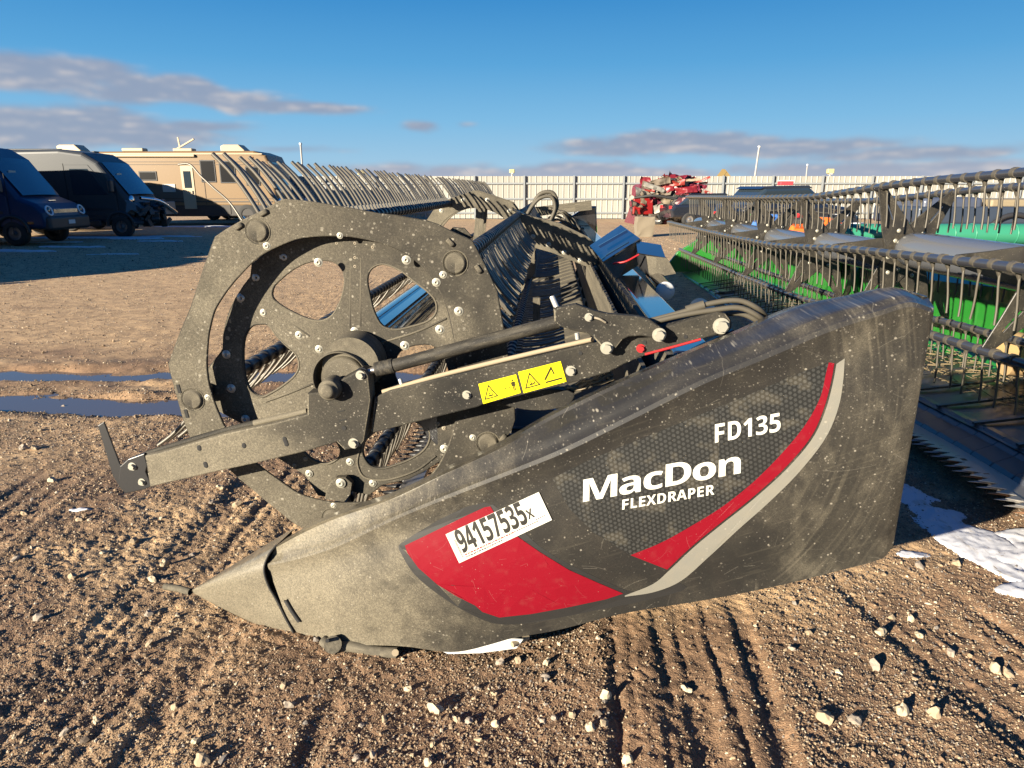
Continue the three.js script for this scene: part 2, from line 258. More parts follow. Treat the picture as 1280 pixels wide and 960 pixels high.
// gravel: stones of a few millimetres to two centimetres bedded in the mud
{
  const stone = (seed, det = 0) => { let g = new THREE.IcosahedronGeometry(1, det); g.deleteAttribute('uv'); g.deleteAttribute('normal'); g = mergeVertices(g); const p = g.attributes.position; for (let i = 0; i < p.count; i++) { const k = 0.72 + 0.5 * h2(seed * 31 + i, seed); p.setXYZ(i, p.getX(i) * k * 1.15, p.getY(i) * k * 0.75, p.getZ(i) * k); } g = g.toNonIndexed(); g.computeVertexNormals(); return g; };
  const r = rng(77), mat = std(1, 1, 1, 0.9), m4 = new THREE.Matrix4(), q = new THREE.Quaternion(), e = new THREE.Euler(), c = new THREE.Color(), v = new THREE.Vector3(), sc = new THREE.Vector3();
  const pal = [[0.20, 0.140, 0.085], [0.15, 0.103, 0.066], [0.24, 0.175, 0.11], [0.28, 0.215, 0.14], [0.11, 0.080, 0.056], [0.18, 0.12, 0.075], [0.40, 0.33, 0.24], [0.17, 0.15, 0.13]];
  for (let k = 0; k < 4; k++) {
    const n = 62000, im = new THREE.InstancedMesh(stone(k + 3), mat, n);
    for (let i = 0; i < n; i++) {
      const far = i > n * 0.62; let x, z;
      if (!far) { const d = 1.25 + 4.6 * Math.pow(r(), 1.5); z = -d; x = (r() * 2 - 1) * (0.35 + d * 0.92); }
      else { const d = 4.5 + 20 * Math.pow(r(), 1.7); z = -d; x = (r() * 2 - 1) * d * 0.9; }
      if (r() < 0.85 && z > -2.8 && Math.abs(x - 0.62 + 0.12 * (z + 2)) < 0.3) x += r() < 0.5 ? 0.55 : -0.55;
      const dens = fbm(x * 1.3 + 50, z * 1.3, 3); if (r() > 0.35 + 1.3 * (dens - 0.2)) { x += (r() - 0.5); z += (r() - 0.5) * 0.5; }
      const d = Math.hypot(x, z), s = (0.0019 + 0.0036 * Math.pow(r(), 2.4) + (r() < 0.035 ? 0.011 * r() * r() : 0)) * (1 + 0.10 * Math.max(0, d - 2.5)), soak = relief(x, z) < -0.03 ? 0.5 : 1;
      v.set(x, relief(x, z) - s * 0.05, z); e.set(r() * 6.3, r() * 6.3, r() * 6.3); q.setFromEuler(e); sc.set(s * (0.8 + 0.5 * r()), s, s * (0.8 + 0.5 * r())); m4.compose(v, q, sc); im.setMatrixAt(i, m4);
      const p = pal[Math.floor(Math.pow(r(), 1.5) * pal.length)], b = (0.75 + 0.4 * r()) * soak; c.setRGB(p[0] * b, p[1] * b, p[2] * b); im.setColorAt(i, c);
    }
    im.name = numbered('gravel'); im.userData.kind = 'stuff'; im.userData.label = 'small brown and pale gravel bedded in the damp mud'; im.userData.category = 'gravel'; shadows(im); scene.add(im);
  }
  // loose stones large enough to point at
  const big = [stone(21, 1), stone(22, 1), stone(23, 1), stone(24, 1)], mats = [std(0.38, 0.315, 0.215, 0.9), std(0.28, 0.215, 0.14, 0.9), std(0.24, 0.20, 0.16, 0.9)];
  const put = (px, py, size, k) => {
    const p = G(px, py), s = size / FPX * Math.hypot(p.x, EYE, p.z) * 0.42, o = single('loose_stone', big[k % 4], mats[(k * 7 + 3) % 3], 'loose pale stone lying on top of the brown gravel', 'stone', 'loose stones on the gravel');
    o.position.set(p.x, relief(p.x, p.z) + s * 0.22, p.z); o.rotation.set(r() * 6, r() * 6, r() * 6); o.scale.set(s * 1.1, s * 0.9, s);
  };
  [[545, 886, 19], [1031, 897, 20], [1068, 899, 16], [1128, 889, 18], [1168, 893, 15], [1094, 831, 15], [1101, 790, 15], [253, 951, 18], [362, 881, 14], [245, 926, 11], [217, 880, 10], [81, 911, 13], [120, 898, 9], [92, 723, 11], [48, 775, 12], [190, 724, 12], [186, 805, 9], [187, 766, 10], [757, 871, 17], [715, 893, 10], [693, 895, 10], [737, 911, 12], [755, 905, 12], [681, 845, 13], [683, 827, 11], [647, 824, 10], [625, 827, 12], [785, 948, 15], [571, 899, 10], [586, 899, 11], [619, 903, 11], [618, 865, 10], [596, 858, 9], [65, 600, 9], [44, 560, 10], [77, 502, 8], [277, 610, 11], [297, 629, 14], [265, 628, 10], [206, 704, 13], [168, 676, 11], [29, 560, 9], [1245, 832, 16], [1262, 838, 12], [1190, 812, 12], [1150, 790, 10], [1010, 790, 10], [990, 810, 9], [858, 855, 13], [1195, 705, 11], [1150, 708, 12], [1140, 770, 10], [480, 900, 9], [452, 905, 9], [510, 862, 10], [540, 930, 9], [445, 947, 12], [535, 951, 12], [30, 640, 9], [20, 700, 10], [130, 690, 9], [100, 650, 8], [240, 690, 9], [330, 720, 0]].forEach(([x, y, s], k) => s && put(x, y, s, k));
}
// ---------------------------------------------------------------- the black combine header in the foreground
const font = await new FontLoader().loadAsync('fonts/droid/droid_sans_bold.typeface.json');
const fontSerif = await new FontLoader().loadAsync('fonts/droid/droid_serif_bold.typeface.json');
const header = thing('combine_header', 'black dusty combine header with reel and lettered end shield on the gravel', 'combine header', [0, 0, -2.6], { rig: true });
const S_RING = 2.5, HUB = L(427, 462, S_RING);
const hp = (name, geo, m) => part(header, name, geo, m);
{ // --- end shield: a moulded panel lofted through thirteen cross-sections
  const ST = [ // bottom, crease, top (pixels), s of the face, set-back of the top edge
    [369, 802, 334, 706, 346, 682, 2.30, 0.03], [400, 800, 377, 696, 385, 660, 2.25, 0.05], [432, 805, 420, 682, 424, 643, 2.20, 0.06], [505, 808, 494, 647, 487, 622, 2.145, 0.07], [570, 815, 570, 616, 556, 589, 2.118, 0.075], [640, 798, 640, 589, 620, 559, 2.105, 0.08],
    [695, 788, 700, 565, 690, 519, 2.10, 0.13], [779, 767, 790, 521, 775, 478, 2.10, 0.14], [893, 748, 880, 476, 850, 446, 2.10, 0.15], [978, 731, 960, 443, 925, 415, 2.10, 0.17], [1062, 710, 1040, 409, 1000, 383, 2.10, 0.20], [1092, 702, 1100, 390, 1075, 367, 2.102, 0.18], [1106, 696, 1140, 379, 1118, 359, 2.106, 0.14], [1113, 687, 1165, 386, 1156, 371, 2.115, 0.08]];
  const NU = 90, secs = [];
  const chan = (k) => new THREE.CatmullRomCurve3(ST.map((q, i) => new THREE.Vector3(q[k], q[k + 1] ?? 0, i)), false, 'centripetal');
  const B = chan(0), C = chan(2), T = chan(4), at = (a, f) => { const x = f * (ST.length - 1), i = Math.min(ST.length - 2, Math.floor(x)); return lerp(ST[i][a], ST[i + 1][a], x - i); };
  for (let k = 0; k <= NU; k++) {
    const f = k / NU, b = B.getPoint(f), c = C.getPoint(f), t = T.getPoint(f), s = at(6, f), back = at(7, f), row = [];
    const P = (p, q, w, ss) => L3(lerp(p.x, q.x, w), lerp(p.y, q.y, w), ss);
    const e0 = P(b, c, 0, s + 0.012), e1 = P(c, t, 1, s + back);
    row.push(new THREE.Vector3(e0.x, e0.y + 0.012, e0.z - 0.13), new THREE.Vector3(e0.x, e0.y - 0.002, e0.z - 0.02), e0);
    for (let n = 1; n <= 12; n++) { const w = n / 13; row.push(P(b, c, w * 0.985, s + 0.012 - 0.020 * Math.sin(Math.PI * Math.min(1, w * 1.15)) * sm(0, 0.2, w))); }
    row.push(P(b, c, 0.985, s + 0.002), P(c, t, 0.06, s + 0.010), P(c, t, 0.16, s + 0.024));
    for (const w of [0.30, 0.42, 0.50, 0.62, 0.75, 0.9]) row.push(P(c, t, w, s + 0.014 + (w < 0.46 ? 0.035 * w / 0.46 : lerp(0.035, back * 0.97, (w - 0.46) / 0.54))));
    row.push(e1, new THREE.Vector3(e1.x, e1.y - 0.004, e1.z - 0.02), new THREE.Vector3(e1.x, e1.y - 0.02, e1.z - 0.10));
    secs.push(row);
  }
  // rounded far edge of the panel
  const last = secs[NU]; for (const [dx, dz] of [[0.010, 0.006], [0.016, 0.018], [0.016, 0.14]]) secs.push(last.map((p, i) => new THREE.Vector3(p.x + dx * (i > 1 && i < last.length - 2 ? 1 : 0.6), p.y, Math.min(p.z, p.z) - dz)));
  const n = secs[0].length, pos = [], uv = [], idx = [];
  for (const r of secs) for (const p of r) { pos.push(p.x, p.y, p.z); uv.push((p.x + 1.5) / 2.9, p.y / 1.45); }
  for (let i = 0; i < secs.length - 1; i++) for (let j = 0; j < n - 1; j++) { const a = i * n + j, b2 = a + n; idx.push(a, b2, a + 1, b2, b2 + 1, a + 1); }
  let g = new THREE.BufferGeometry(); g.setAttribute('position', new THREE.Float32BufferAttribute(pos, 3)); g.setAttribute('uv', new THREE.Float32BufferAttribute(uv, 2)); g.setIndex(idx);
  const raw = g.clone();
  g = toCreasedNormals(g, 0.5);
  // dried dust: thick where the nose ran through the crop, thin and splashed further back, scuffed where it was rubbed
  const W = 2048, H = 1024, map = dirtyPaint(W, H, 2.9, 1.45, [0.013, 0.0128, 0.0125], (x, y, b) => {
    const X = x - 1.5, e = X + 0.55 * (b - 0.5) + 0.30 * (fbm(x * 26, y * 26, 2) - 0.5);
    return clamp(0.92 * (1 - sm(-1.0, -0.02, e)) + 0.07 * sm(0.35, 0.75, b) + (X > 0.62 ? 0.06 * sm(0.62, 0.8, X + 0.3 * (b - 0.5)) : 0) + 0.03);
  }, { n: 30000, seed: 31, rmin: 0.4, rmax: 2.4, scratches: 420, where: (u, v) => 0.25 + 0.75 * sm(0.3, 0.6, v) + (u < 0.5 ? 0.3 : 0), scuff: (x, y, gr) => {
    const X = x - 1.5; let q = 0; if (X > 0.7) { const rr = Math.hypot(X - 0.25, (y - 1.0) * 0.9), st = vn(rr * 130, Math.atan2(y - 1.0, X - 0.25) * 4); q += 0.22 * sm(0.5, 0.95, st) * fbm(x * 7, y * 7, 3) * (0.7 + 0.6 * gr) * sm(0.7, 0.85, X); q += 0.15 * sm(0.5, 0.8, fbm(x * 16 + 4, y * 11, 5)) * (0.4 + 1.2 * gr); }
    return q + 0.10 * sm(0.80, 0.97, vn(x * 9 + y * 3, y * 160 - x * 60)) * fbm(x * 5 + 3, y * 5, 2);
  } });
  map.wrapS = map.wrapT = THREE.ClampToEdgeWrapping;
  const shieldMat = new THREE.MeshPhysicalMaterial({ map, roughness: 0.42, specularIntensity: 0.45, clearcoat: 0.6, clearcoatRoughness: 0.10 });
  const shield = hp('end_shield', g, shieldMat); shield.userData.label = 'black moulded end shield with red and white lettering';

  // --- stick-on graphics: outlines traced on the photograph and laid on the panel
  const probe = new THREE.Mesh(raw, new THREE.MeshBasicMaterial({ side: THREE.DoubleSide })), caster = new THREE.Raycaster(), eye = new THREE.Vector3(0, EYE, 0);
  function drape(x, y, lift) {
    const d = new THREE.Vector3(...rayR(x, y)).normalize(); caster.set(eye, d); const hit = caster.intersectObject(probe)[0];
    const p = hit ? hit.point : L3(x, y, 2.1); return p.addScaledVector(d, -lift);
  }
  function decalGeo(shapes, lift, edge = 14) {
    let q = new THREE.ShapeGeometry(shapes, 8); if (edge) q = new TessellateModifier(edge, 4).modify(q.toNonIndexed());
    const p = q.attributes.position, u = q.attributes.uv, seen = new Map();
    for (let i = 0; i < p.count; i++) { const x = p.getX(i), y = -p.getY(i), key = x.toFixed(2) + ',' + y.toFixed(2); let w = seen.get(key); if (!w) seen.set(key, w = drape(x, y, lift)); p.setXYZ(i, w.x, w.y, w.z); u.setXY(i, w.x / 0.245, -w.y / 0.245); }
    q.computeVertexNormals(); return q;
  }
  const sh = (pts, smooth = 4) => shapeOf(pts.map(([x, y]) => new THREE.Vector2(x, -y)), smooth);
  const redTex = dirtyPaint(1024, 512, 3, 1.5, [0.150, 0.0035, 0.010], (x, y, b) => 0.05 * sm(0.55, 0.9, b), { n: 500, seed: 4, rmin: 0.4, rmax: 2.0, scratches: 60 }); redTex.repeat.set(1 / 3, 1 / 1.5);
  const redMat = new THREE.MeshPhysicalMaterial({ map: redTex, roughness: 0.42, specularIntensity: 0.4 });
  const silver = dirtyPaint(512, 512, 2, 2, [0.15, 0.145, 0.125], (x, y, b) => 0.4 * b, { n: 600, seed: 14 }); silver.repeat.set(0.5, 0.5);
  const silverMat = new THREE.MeshStandardMaterial({ map: silver, roughness: 0.5 });
  const dotSp = specks(1024, 1024, 2600, 6, 0.5, 2.4), dots = tex(1024, 1024, (i, j) => {   // printed honeycomb of round dots
    const px = i / 1024 * 220, py = j / 1024 * 220, a = -0.36, u = (px * Math.cos(a) - py * Math.sin(a)) / 6.5, v = (px * Math.sin(a) + py * Math.cos(a)) / 5.63, row = Math.floor(v), q = u + (row & 1) * 0.5, d = Math.hypot((q - Math.floor(q) - 0.5) * 6.5, (v - row - 0.5) * 5.63);
    const on = 1 - sm(1.8, 2.4, d), n = fbm(px * 0.06, py * 0.06, 3), gr = h2(i, j) * 0.012, dust = clamp(dotSp[j * 1024 + i] * 0.5 + 0.07 * sm(0.5, 0.8, n)); const k = 0.008 + 0.020 * on * (0.5 + n) + gr; return [lerp(k, 0.34, dust), lerp(k, 0.29, dust), lerp(k * 0.95, 0.2, dust)];
  }, true, true); dots.repeat.set(100 / 220, 100 / 220);
  const dotMat = new THREE.MeshPhysicalMaterial({ map: dots, roughness: 0.5, specularIntensity: 0.4 });
  const cream = std(0.50, 0.49, 0.43, 0.55);
  const innerRed = [[1036, 453], [1032, 469], [1026, 495], [1008, 529], [978, 566], [940, 604], [902, 634], [865, 657], [825, 679], [788, 694]], outerRed = [[1043, 454], [1039, 476], [1030, 510], [1015, 544], [985, 581], [944, 619], [899, 655], [866, 682], [834, 712]];
  const outerSil = [[1056, 448], [1054, 476], [1049, 506], [1034, 544], [1000, 589], [959, 630], [925, 660], [885, 697], [850, 727], [818, 740], [781, 746]];
  const open = (pts) => new THREE.CatmullRomCurve3(pts.map(([x, y]) => new THREE.Vector3(x, y, 0)), false, 'centripetal').getPoints(pts.length * 4).map((p) => [p.x, p.y]);
  sub(shield, 'dotted_decal', decalGeo(sh([[690, 598], [735, 576], [775, 559], [820, 541], [869, 521], [932, 495], [1000, 466], ...open(innerRed), [741, 665], [712, 636]], 0), 0.0012), dotMat);
  sub(shield, 'red_stripe', decalGeo(sh([...open(innerRed), ...open(outerRed).reverse()], 0), 0.0018), redMat);
  sub(shield, 'silver_stripe', decalGeo(sh([...open([...outerRed.map(([x, y]) => [x + 2.5, y + 1]), [818, 729], [781, 744.5]]), ...open(outerSil).reverse()], 0), 0.0016), silverMat);
  const red1 = [[506, 682], [535, 668], [582, 645], [606, 634], [613, 633], [620, 645], [633, 659], [650, 673], [676, 691], [711, 712.5], [746, 728], [779, 742], [758, 749], [711, 759], [664, 767.6], [624, 772], [603, 765], [594, 757], [570, 745], [547, 731], [523, 710], [509, 691]];
  const border = [[498, 683], [503, 678], [606, 628], [640, 650], [676, 684], [746, 722], [800, 741], [850, 729], [858, 735], [800, 752], [740, 764], [660, 779], [622, 780], [595, 771], [555, 748], [518, 718], [502, 693]];
  sub(shield, 'decal_border', decalGeo(sh(border, 4), 0.0010), std(0.014, 0.0135, 0.013, 0.5));
  sub(shield, 'red_panel', decalGeo(sh(red1, 0), 0.0032, 9), redMat);
  // letters: baseline runs from a to b, capitals are h pixels tall
  function letters(text, f, a, b, h, lean, lift, name, widen = 1) {
    const dx = b[0] - a[0], dy = b[1] - a[1]; let x = 0; const glyphs = [];
    for (const ch of text) { const shapes = f.generateShapes(ch, 100); const gl = f.data.glyphs[ch]; glyphs.push([ch, shapes, x, gl.ha * 100 / f.data.resolution]); x += gl.ha * 100 / f.data.resolution; }
    const capH = 100 * 0.714 * (f.data.resolution ? 1 : 1), k = 1 / x;
    const cap = (() => { let m = 0; for (const s of f.generateShapes('M', 100)) for (const p of s.getPoints(4)) m = Math.max(m, p.y); return m || capH; })();
    const place = (p, x0, adv) => { const t = (x0 + adv / 2 + (p.x - adv / 2) * widen) * k, y = p.y / cap * h; return new THREE.Vector2(a[0] + dx * t + lean * y, -(a[1] + dy * t - y)); };
    for (const [ch, shapes, x0, adv] of glyphs) { const out = shapes.map((s) => { const e = s.extractPoints(6), S = new THREE.Shape(e.shape.map((p) => place(p, x0, adv))); S.holes = e.holes.map((hh) => new THREE.Path(hh.map((p) => place(p, x0, adv)))); return S; }); sub(shield, name, decalGeo(out, lift, 0), cream); }
  }
  letters('FD135', font, [891, 554], [977, 538.5], 23, 0.0, 0.0026, 'model_letter');
  letters('MacDon', font, [726.5, 628], [928, 591], 28, 0.02, 0.0026, 'brand_letter', 1.13);
  letters('FLEXDRAPER', font, [776, 637.5], [893, 618], 12.5, 0.02, 0.0026, 'name_letter');
  const ring = (x, y) => { const S = new THREE.Shape(); S.absarc(x, -y, 1.5, 0, 7); return S; };
  sub(shield, 'trademark_dot', decalGeo([ring(926, 575.5)], 0.0026, 0), cream); sub(shield, 'trademark_dot', decalGeo([ring(895.5, 606)], 0.0026, 0), cream);
  // --- auction lot sticker
  const cv = document.createElement('canvas'); cv.width = 1024; cv.height = 340; const x = cv.getContext('2d');
  x.fillStyle = '#b4b2a8'; x.fillRect(0, 0, 1024, 340); x.fillStyle = '#15130f';
  x.save(); x.font = 'bold 176px sans-serif'; x.translate(70, 258); x.scale(745 / x.measureText('94157535').width, 2.0); x.lineWidth = 3.5; x.strokeStyle = '#15130f'; x.fillText('94157535', 0, 0); x.strokeText('94157535', 0, 0); x.restore();
  x.save(); x.translate(815, 230); x.scale(0.9, 1.15); x.font = 'bold 130px sans-serif'; x.fillText('X', 0, 0); x.restore();
  const rr = rng(8); x.save(); x.translate(48, 300); x.rotate(-Math.PI / 2); for (let k = 0; k < 46; k++) { x.globalAlpha = 0.8; x.fillRect(k * 4.6, rr() * 4, 1.4 + 2 * rr(), 20); } x.restore();
  for (let l = 0; l < 2; l++) { x.fillStyle = l ? '#3a3631' : '#7a1a16'; let px = 90; while (px < (l ? 480 : 640)) { const w = 10 + 26 * rr(); x.fillRect(px, 278 + l * 28, w, 14); px += w + 7; } }
  x.fillStyle = '#55504a'; for (let px = 660; px < 880; px += 24) x.fillRect(px, 278, 17, 13); for (let px = 880; px < 985; px += 22) x.fillRect(px, 258, 15, 12);
  const ct = new THREE.CanvasTexture(cv); ct.colorSpace = THREE.SRGBColorSpace; ct.anisotropy = 8;
  const q = [[557, 668], [673.4, 615], [690, 650], [574, 704]], NS = 12, pg = new THREE.PlaneGeometry(1, 1, NS, 4), pp = pg.attributes.position;
  for (let i = 0; i < pp.count; i++) { const u = pp.getX(i) + 0.5, v = 0.5 - pp.getY(i), X = lerp(lerp(q[0][0], q[1][0], u), lerp(q[3][0], q[2][0], u), v), Y = lerp(lerp(q[0][1], q[1][1], u), lerp(q[3][1], q[2][1], u), v), w = drape(X, Y, 0.0052); pp.setXYZ(i, w.x, w.y, w.z); }
  pg.computeVertexNormals(); sub(shield, 'lot_sticker', pg, new THREE.MeshStandardMaterial({ map: ct, roughness: 0.5 })).userData.label = 'white lot sticker printed with black numerals';
  // --- divider nose: a moulded point clipped to the front of the shield
  {
    const front = [[346, 682, 2.355], [336, 694, 2.32], [330, 710, 2.30], [334, 730, 2.295], [346, 752, 2.295], [358, 776, 2.295], [367, 792, 2.30], [369, 802, 2.315]].map(([a, b, s]) => L3(a - 1, b, s - 0.004));
    const backp = front.map((p) => new THREE.Vector3(p.x + 0.01, lerp(p.y, 0.22, 0.15), -2.55)).reverse(), loop = [...new THREE.CatmullRomCurve3(front).getPoints(24), ...backp], tip = L3(237, 739, 2.43), pos = [], uv = [], idx = [], N = loop.length, rows = 10;
    for (let r = 0; r <= rows; r++) for (let k = 0; k < N; k++) { const w = r / rows, p = loop[k].clone().lerp(tip, w * 0.985), mid = new THREE.Vector3(p.x, p.y, p.z); const bul = 0.018 * Math.sin(Math.PI * Math.min(1, w)) * (k < 25 ? 1 : 0); pos.push(mid.x, mid.y + bul * 0.4, mid.z + bul); uv.push((p.x + 1.5) / 2.9, p.y / 1.45); }
    for (let r = 0; r < rows; r++) for (let k = 0; k < N; k++) { const a = r * N + k, b = r * N + (k + 1) % N; idx.push(a, a + N, b, b, a + N, b + N); }
    const ng = new THREE.BufferGeometry(); ng.setAttribute('position', new THREE.Float32BufferAttribute(pos, 3)); ng.setAttribute('uv', new THREE.Float32BufferAttribute(uv, 2)); ng.setIndex(idx); ng.computeVertexNormals();
    const nose = hp('divider_nose', ng, shieldMat); nose.userData.label = 'dust-coated pointed divider nose';
    sub(nose, 'nose_peg', tube([L3(238, 740, 2.42), L3(224, 736, 2.44), L3(206, 733, 2.46)], 0.014, 8, 8), M.dusty);
  }
  // dark seam between nose and shield, latch slot
  hp('seam_strip', tube([[346, 681, 2.352], [335, 695, 2.318], [330, 711, 2.298], [335, 731, 2.292], [347, 752, 2.290], [359, 776, 2.290], [367, 791, 2.293], [370, 803, 2.31]].map((p) => L3(...p)), 0.0045, 40, 6), M.rubber);
  hp('latch_slot', tube([drape(357.5, 749, 0.001), drape(365, 762, 0.001), drape(374.5, 776, 0.001)], 0.0085, 12, 8).translate(0, 0, 0.004), M.rubber);
  // cast skid and hinge under the shield
  const sk = hp('skid_casting', tube([[404, 800, 2.24], [413, 808, 2.22], [440, 808, 2.20], [470, 814, 2.19], [497, 816, 2.18]].map((p) => L3(...p)), 0.021, 20, 10), M.dusty);
  sub(sk, 'hinge_boss', rod(L3(416, 806, 2.17), L3(419, 806, 2.26), 0.032, 16), M.dusty); sub(sk, 'hinge_bolt', rod(L3(494, 816, 2.13), L3(494, 816, 2.2), 0.013, 8), M.tan); sub(sk, 'hinge_pin', rod(L3(409, 801, 2.155), L3(409, 801, 2.21), 0.007, 10), M.rubber);
  hp('skid_plate', plate([[520, 800], [560, 818], [600, 817], [646, 811], [654, 800], [600, 795]], 2.16, 0.01), M.white);
  hp('skid_arm', rod(L3(640, 806, 2.15), L3(660, 796, 2.2), 0.011, 8), M.tan);
}
// --- bolts with a domed washer head
const boltGeo = (() => { const g = new THREE.LatheGeometry([[0, 0.0015], [0.0034, 0.0015], [0.0038, 0.0062], [0.0070, 0.0056], [0.0098, 0.0036], [0.0108, 0.0018], [0.0150, 0.0014], [0.0156, 0]].map(([x, y]) => new THREE.Vector2(x, y)), 14); g.rotateX(Math.PI / 2); return g; })();
const nutGeo = (() => { const g = new THREE.CylinderGeometry(0.0105, 0.0112, 0.012, 6); g.rotateX(Math.PI / 2); g.translate(0, 0, 0.006); return mergeGeometries([g.toNonIndexed(), (() => { const w = new THREE.CylinderGeometry(0.0155, 0.016, 0.003, 16); w.rotateX(Math.PI / 2); return w.toNonIndexed(); })()]); })();
const M_bolt = std(0.30, 0.285, 0.235, 0.45, 0.3), M_boltDirty = std(0.2, 0.17, 0.125, 0.8), M_hole = std(0.012, 0.012, 0.012, 0.9);
function bolts(p, list, s, r, geo = boltGeo, m = M_bolt, name = 'bolt') { for (const [x, y, k = 1, ss] of list) { const o = sub(p, name, geo, m); o.position.copy(L3(x, y, ss ?? (typeof s === 'function' ? s(x, y) : s))); o.scale.setScalar(r * k); o.rotation.z = x * 1.7; } }
const discS = (x) => 2.63 - clamp((x - 250) / 310) * 0.105;     // the spoked disc leans back on its left side
{ // --- cam plate: the outer ring with five bat bosses
  const outer = [[440, 260], [416, 256], [391, 252], [369, 249.5], [354, 248.5], [348, 251], [331, 261], [302, 275], [281, 287], [268, 296], [264, 306], [252.5, 338], [237.5, 384], [224, 416], [211, 451], [209.5, 455], [212, 466], [228, 524], [237, 547], [247, 558], [286, 587], [298, 598], [335, 629], [361, 650], [372, 658], [380, 660], [420, 668], [470, 668], [520, 652], [570, 622], [600, 590], [625, 560], [640, 537], [644, 525], [643, 500], [637, 455], [630, 410], [622, 365], [606, 330], [590, 300], [561, 287], [547, 280], [532, 275], [514, 272], [495, 268.5], [476, 267]];
  const hole = [[474, 304], [439, 296.6], [420, 295.6], [397, 296], [372.5, 299], [350, 307.5], [331, 317], [316, 328], [305, 339], [290, 356], [279, 371], [269, 388], [264, 405], [261, 420], [259, 445], [259, 460], [262, 482], [267.5, 501], [275, 520], [283, 537], [297, 556], [320, 579], [354, 604], [376, 618], [399, 625], [420, 628.5], [440, 628.5], [462, 627], [500, 617], [536, 596], [556, 566], [570, 520], [572, 470], [566, 420], [552, 370], [525, 332], [500, 314]];
  const ringTex = dirtyPaint(1024, 1024, 1.5, 1.5, [0.016, 0.015, 0.0135], (x, y, b) => { const X = x - 1.5, e = X + 0.55 * (b - 0.5); return clamp(0.56 - 0.40 * sm(-1.1, -0.55, e) + 0.4 * (b - 0.5) + 0.35 * sm(0.12, 0.04, Math.hypot((X + 0.36) * 0.9, (y - 1.17)))); }, { n: 12000, seed: 51, rmin: 0.5, rmax: 3.6 });
  ringTex.repeat.set(1 / 1.5, 1 / 1.5);
  const ringMat = new THREE.MeshPhysicalMaterial({ map: ringTex, roughness: 0.78, specularIntensity: 0.3 });
  const g = plate(outer, S_RING, 0.012, { holes: [hole], bevel: 0.004, holeSmooth: 4 });
  const cam = hp('cam_plate', g, ringMat);
  const bossG = new THREE.LatheGeometry([[0, 0.010], [0.030, 0.010], [0.036, 0.007], [0.038, 0], [0.044, 0], [0.046, 0.003], [0.0475, 0]].map(([x, y]) => new THREE.Vector2(x, y)), 32); bossG.rotateX(Math.PI / 2);
  for (const [x, y] of [[322, 289], [569, 329], [241, 499], [416, 648], [610, 554]]) sub(cam, 'bat_boss', bossG, ringMat).position.copy(L3(x, y, S_RING));
  const lug = new RoundedBoxGeometry(0.034, 0.018, 0.02, 3, 0.006);
  for (const [x, y, a] of [[299, 283, 0.52], [330, 266, 0.45], [598, 336, -0.95], [563, 303, -0.8], [629, 547, 0.9]]) { const o = sub(cam, 'clip_lug', lug, ringMat); o.position.copy(L3(x, y, S_RING)); o.rotation.z = a; }
  const slot = new THREE.BoxGeometry(0.012, 0.034, 0.004); for (const [x, y, a] of [[223.5, 486, 0.15], [233, 517, 0.15]]) { const o = sub(cam, 'slot', slot, M_hole); o.position.copy(L3(x, y, S_RING - 0.0005)); o.rotation.z = a; }
  bolts(cam, [[333.5, 307.5], [259.5, 497, 0.85], [508, 325, 1.15], [554, 343.5, 0.95], [545.5, 353, 1.1], [573.5, 389, 1.15], [591, 547, 0.9], [417, 632, 0.85], [425, 294.5, 0.8]], S_RING, 0.95);
  hp('bat_bracket', plate([[562, 288], [566, 284], [580, 285], [590, 296], [584, 305], [570, 298]], S_RING + 0.06, 0.02), ringMat);
  // --- spoked disc with bevelled openings
  const H = [[[408, 326], [419, 329], [428, 339], [430, 352], [427, 369], [422, 382], [414, 394], [402, 400], [389, 399], [369, 391], [350, 380], [341.5, 371], [342.5, 360], [350, 351], [369, 336], [387, 328]],
    [[462, 341], [467, 335], [478, 331], [499, 338], [517, 352], [534, 365], [543, 376], [544, 389], [536, 399], [514, 407], [491, 411], [478, 406], [469, 391], [463, 369], [460, 350]],
    [[335, 407], [346, 421], [357, 432], [369, 443], [373, 456], [369, 467], [356, 479], [339, 490], [326, 495], [314, 488], [308, 475], [305, 456], [305, 434], [308, 419], [316, 408], [326, 406]],
    [[380, 565], [389, 573], [399, 578], [410, 579], [423, 571], [425, 562], [419, 550], [408, 535], [395, 530], [380, 538], [374, 552]],
    [[454, 565], [457, 552], [468, 541], [490, 530], [510, 526], [521, 529], [534, 537], [536, 548], [530, 561], [515, 572], [496, 580], [477, 585], [464, 582], [457, 574]],
    [[500, 440], [540, 432], [556, 450], [560, 480], [540, 500], [510, 492], [494, 470]]];
  const dOut = [[474, 301], [440, 294], [410, 293], [380, 297], [350, 306], [330, 318], [315, 330], [313, 346], [305, 356], [294, 373], [286, 390], [281.5, 405], [279, 418], [278, 436], [275, 441], [258, 462], [262, 490], [272, 514], [303, 531], [344, 571], [380, 594], [397, 620], [412, 622], [436, 614], [462, 619], [477, 607], [511, 599], [528, 591], [545, 580], [562, 569], [573, 556], [585, 520], [588, 470], [580, 420], [566, 370], [540, 330], [508, 312]];
  const sh = shapeOf(dOut.map(([x, y]) => L(x, y, discS(x)))); for (const h of H) sh.holes.push(new THREE.Path(shapeOf(h.map(([x, y]) => L(x, y, discS(x))), 4).getPoints()));
  const dg = new THREE.ExtrudeGeometry(sh, { depth: 0.004, bevelEnabled: true, bevelThickness: 0.005, bevelSize: 0.005, bevelOffset: -0.004, bevelSegments: 3 });
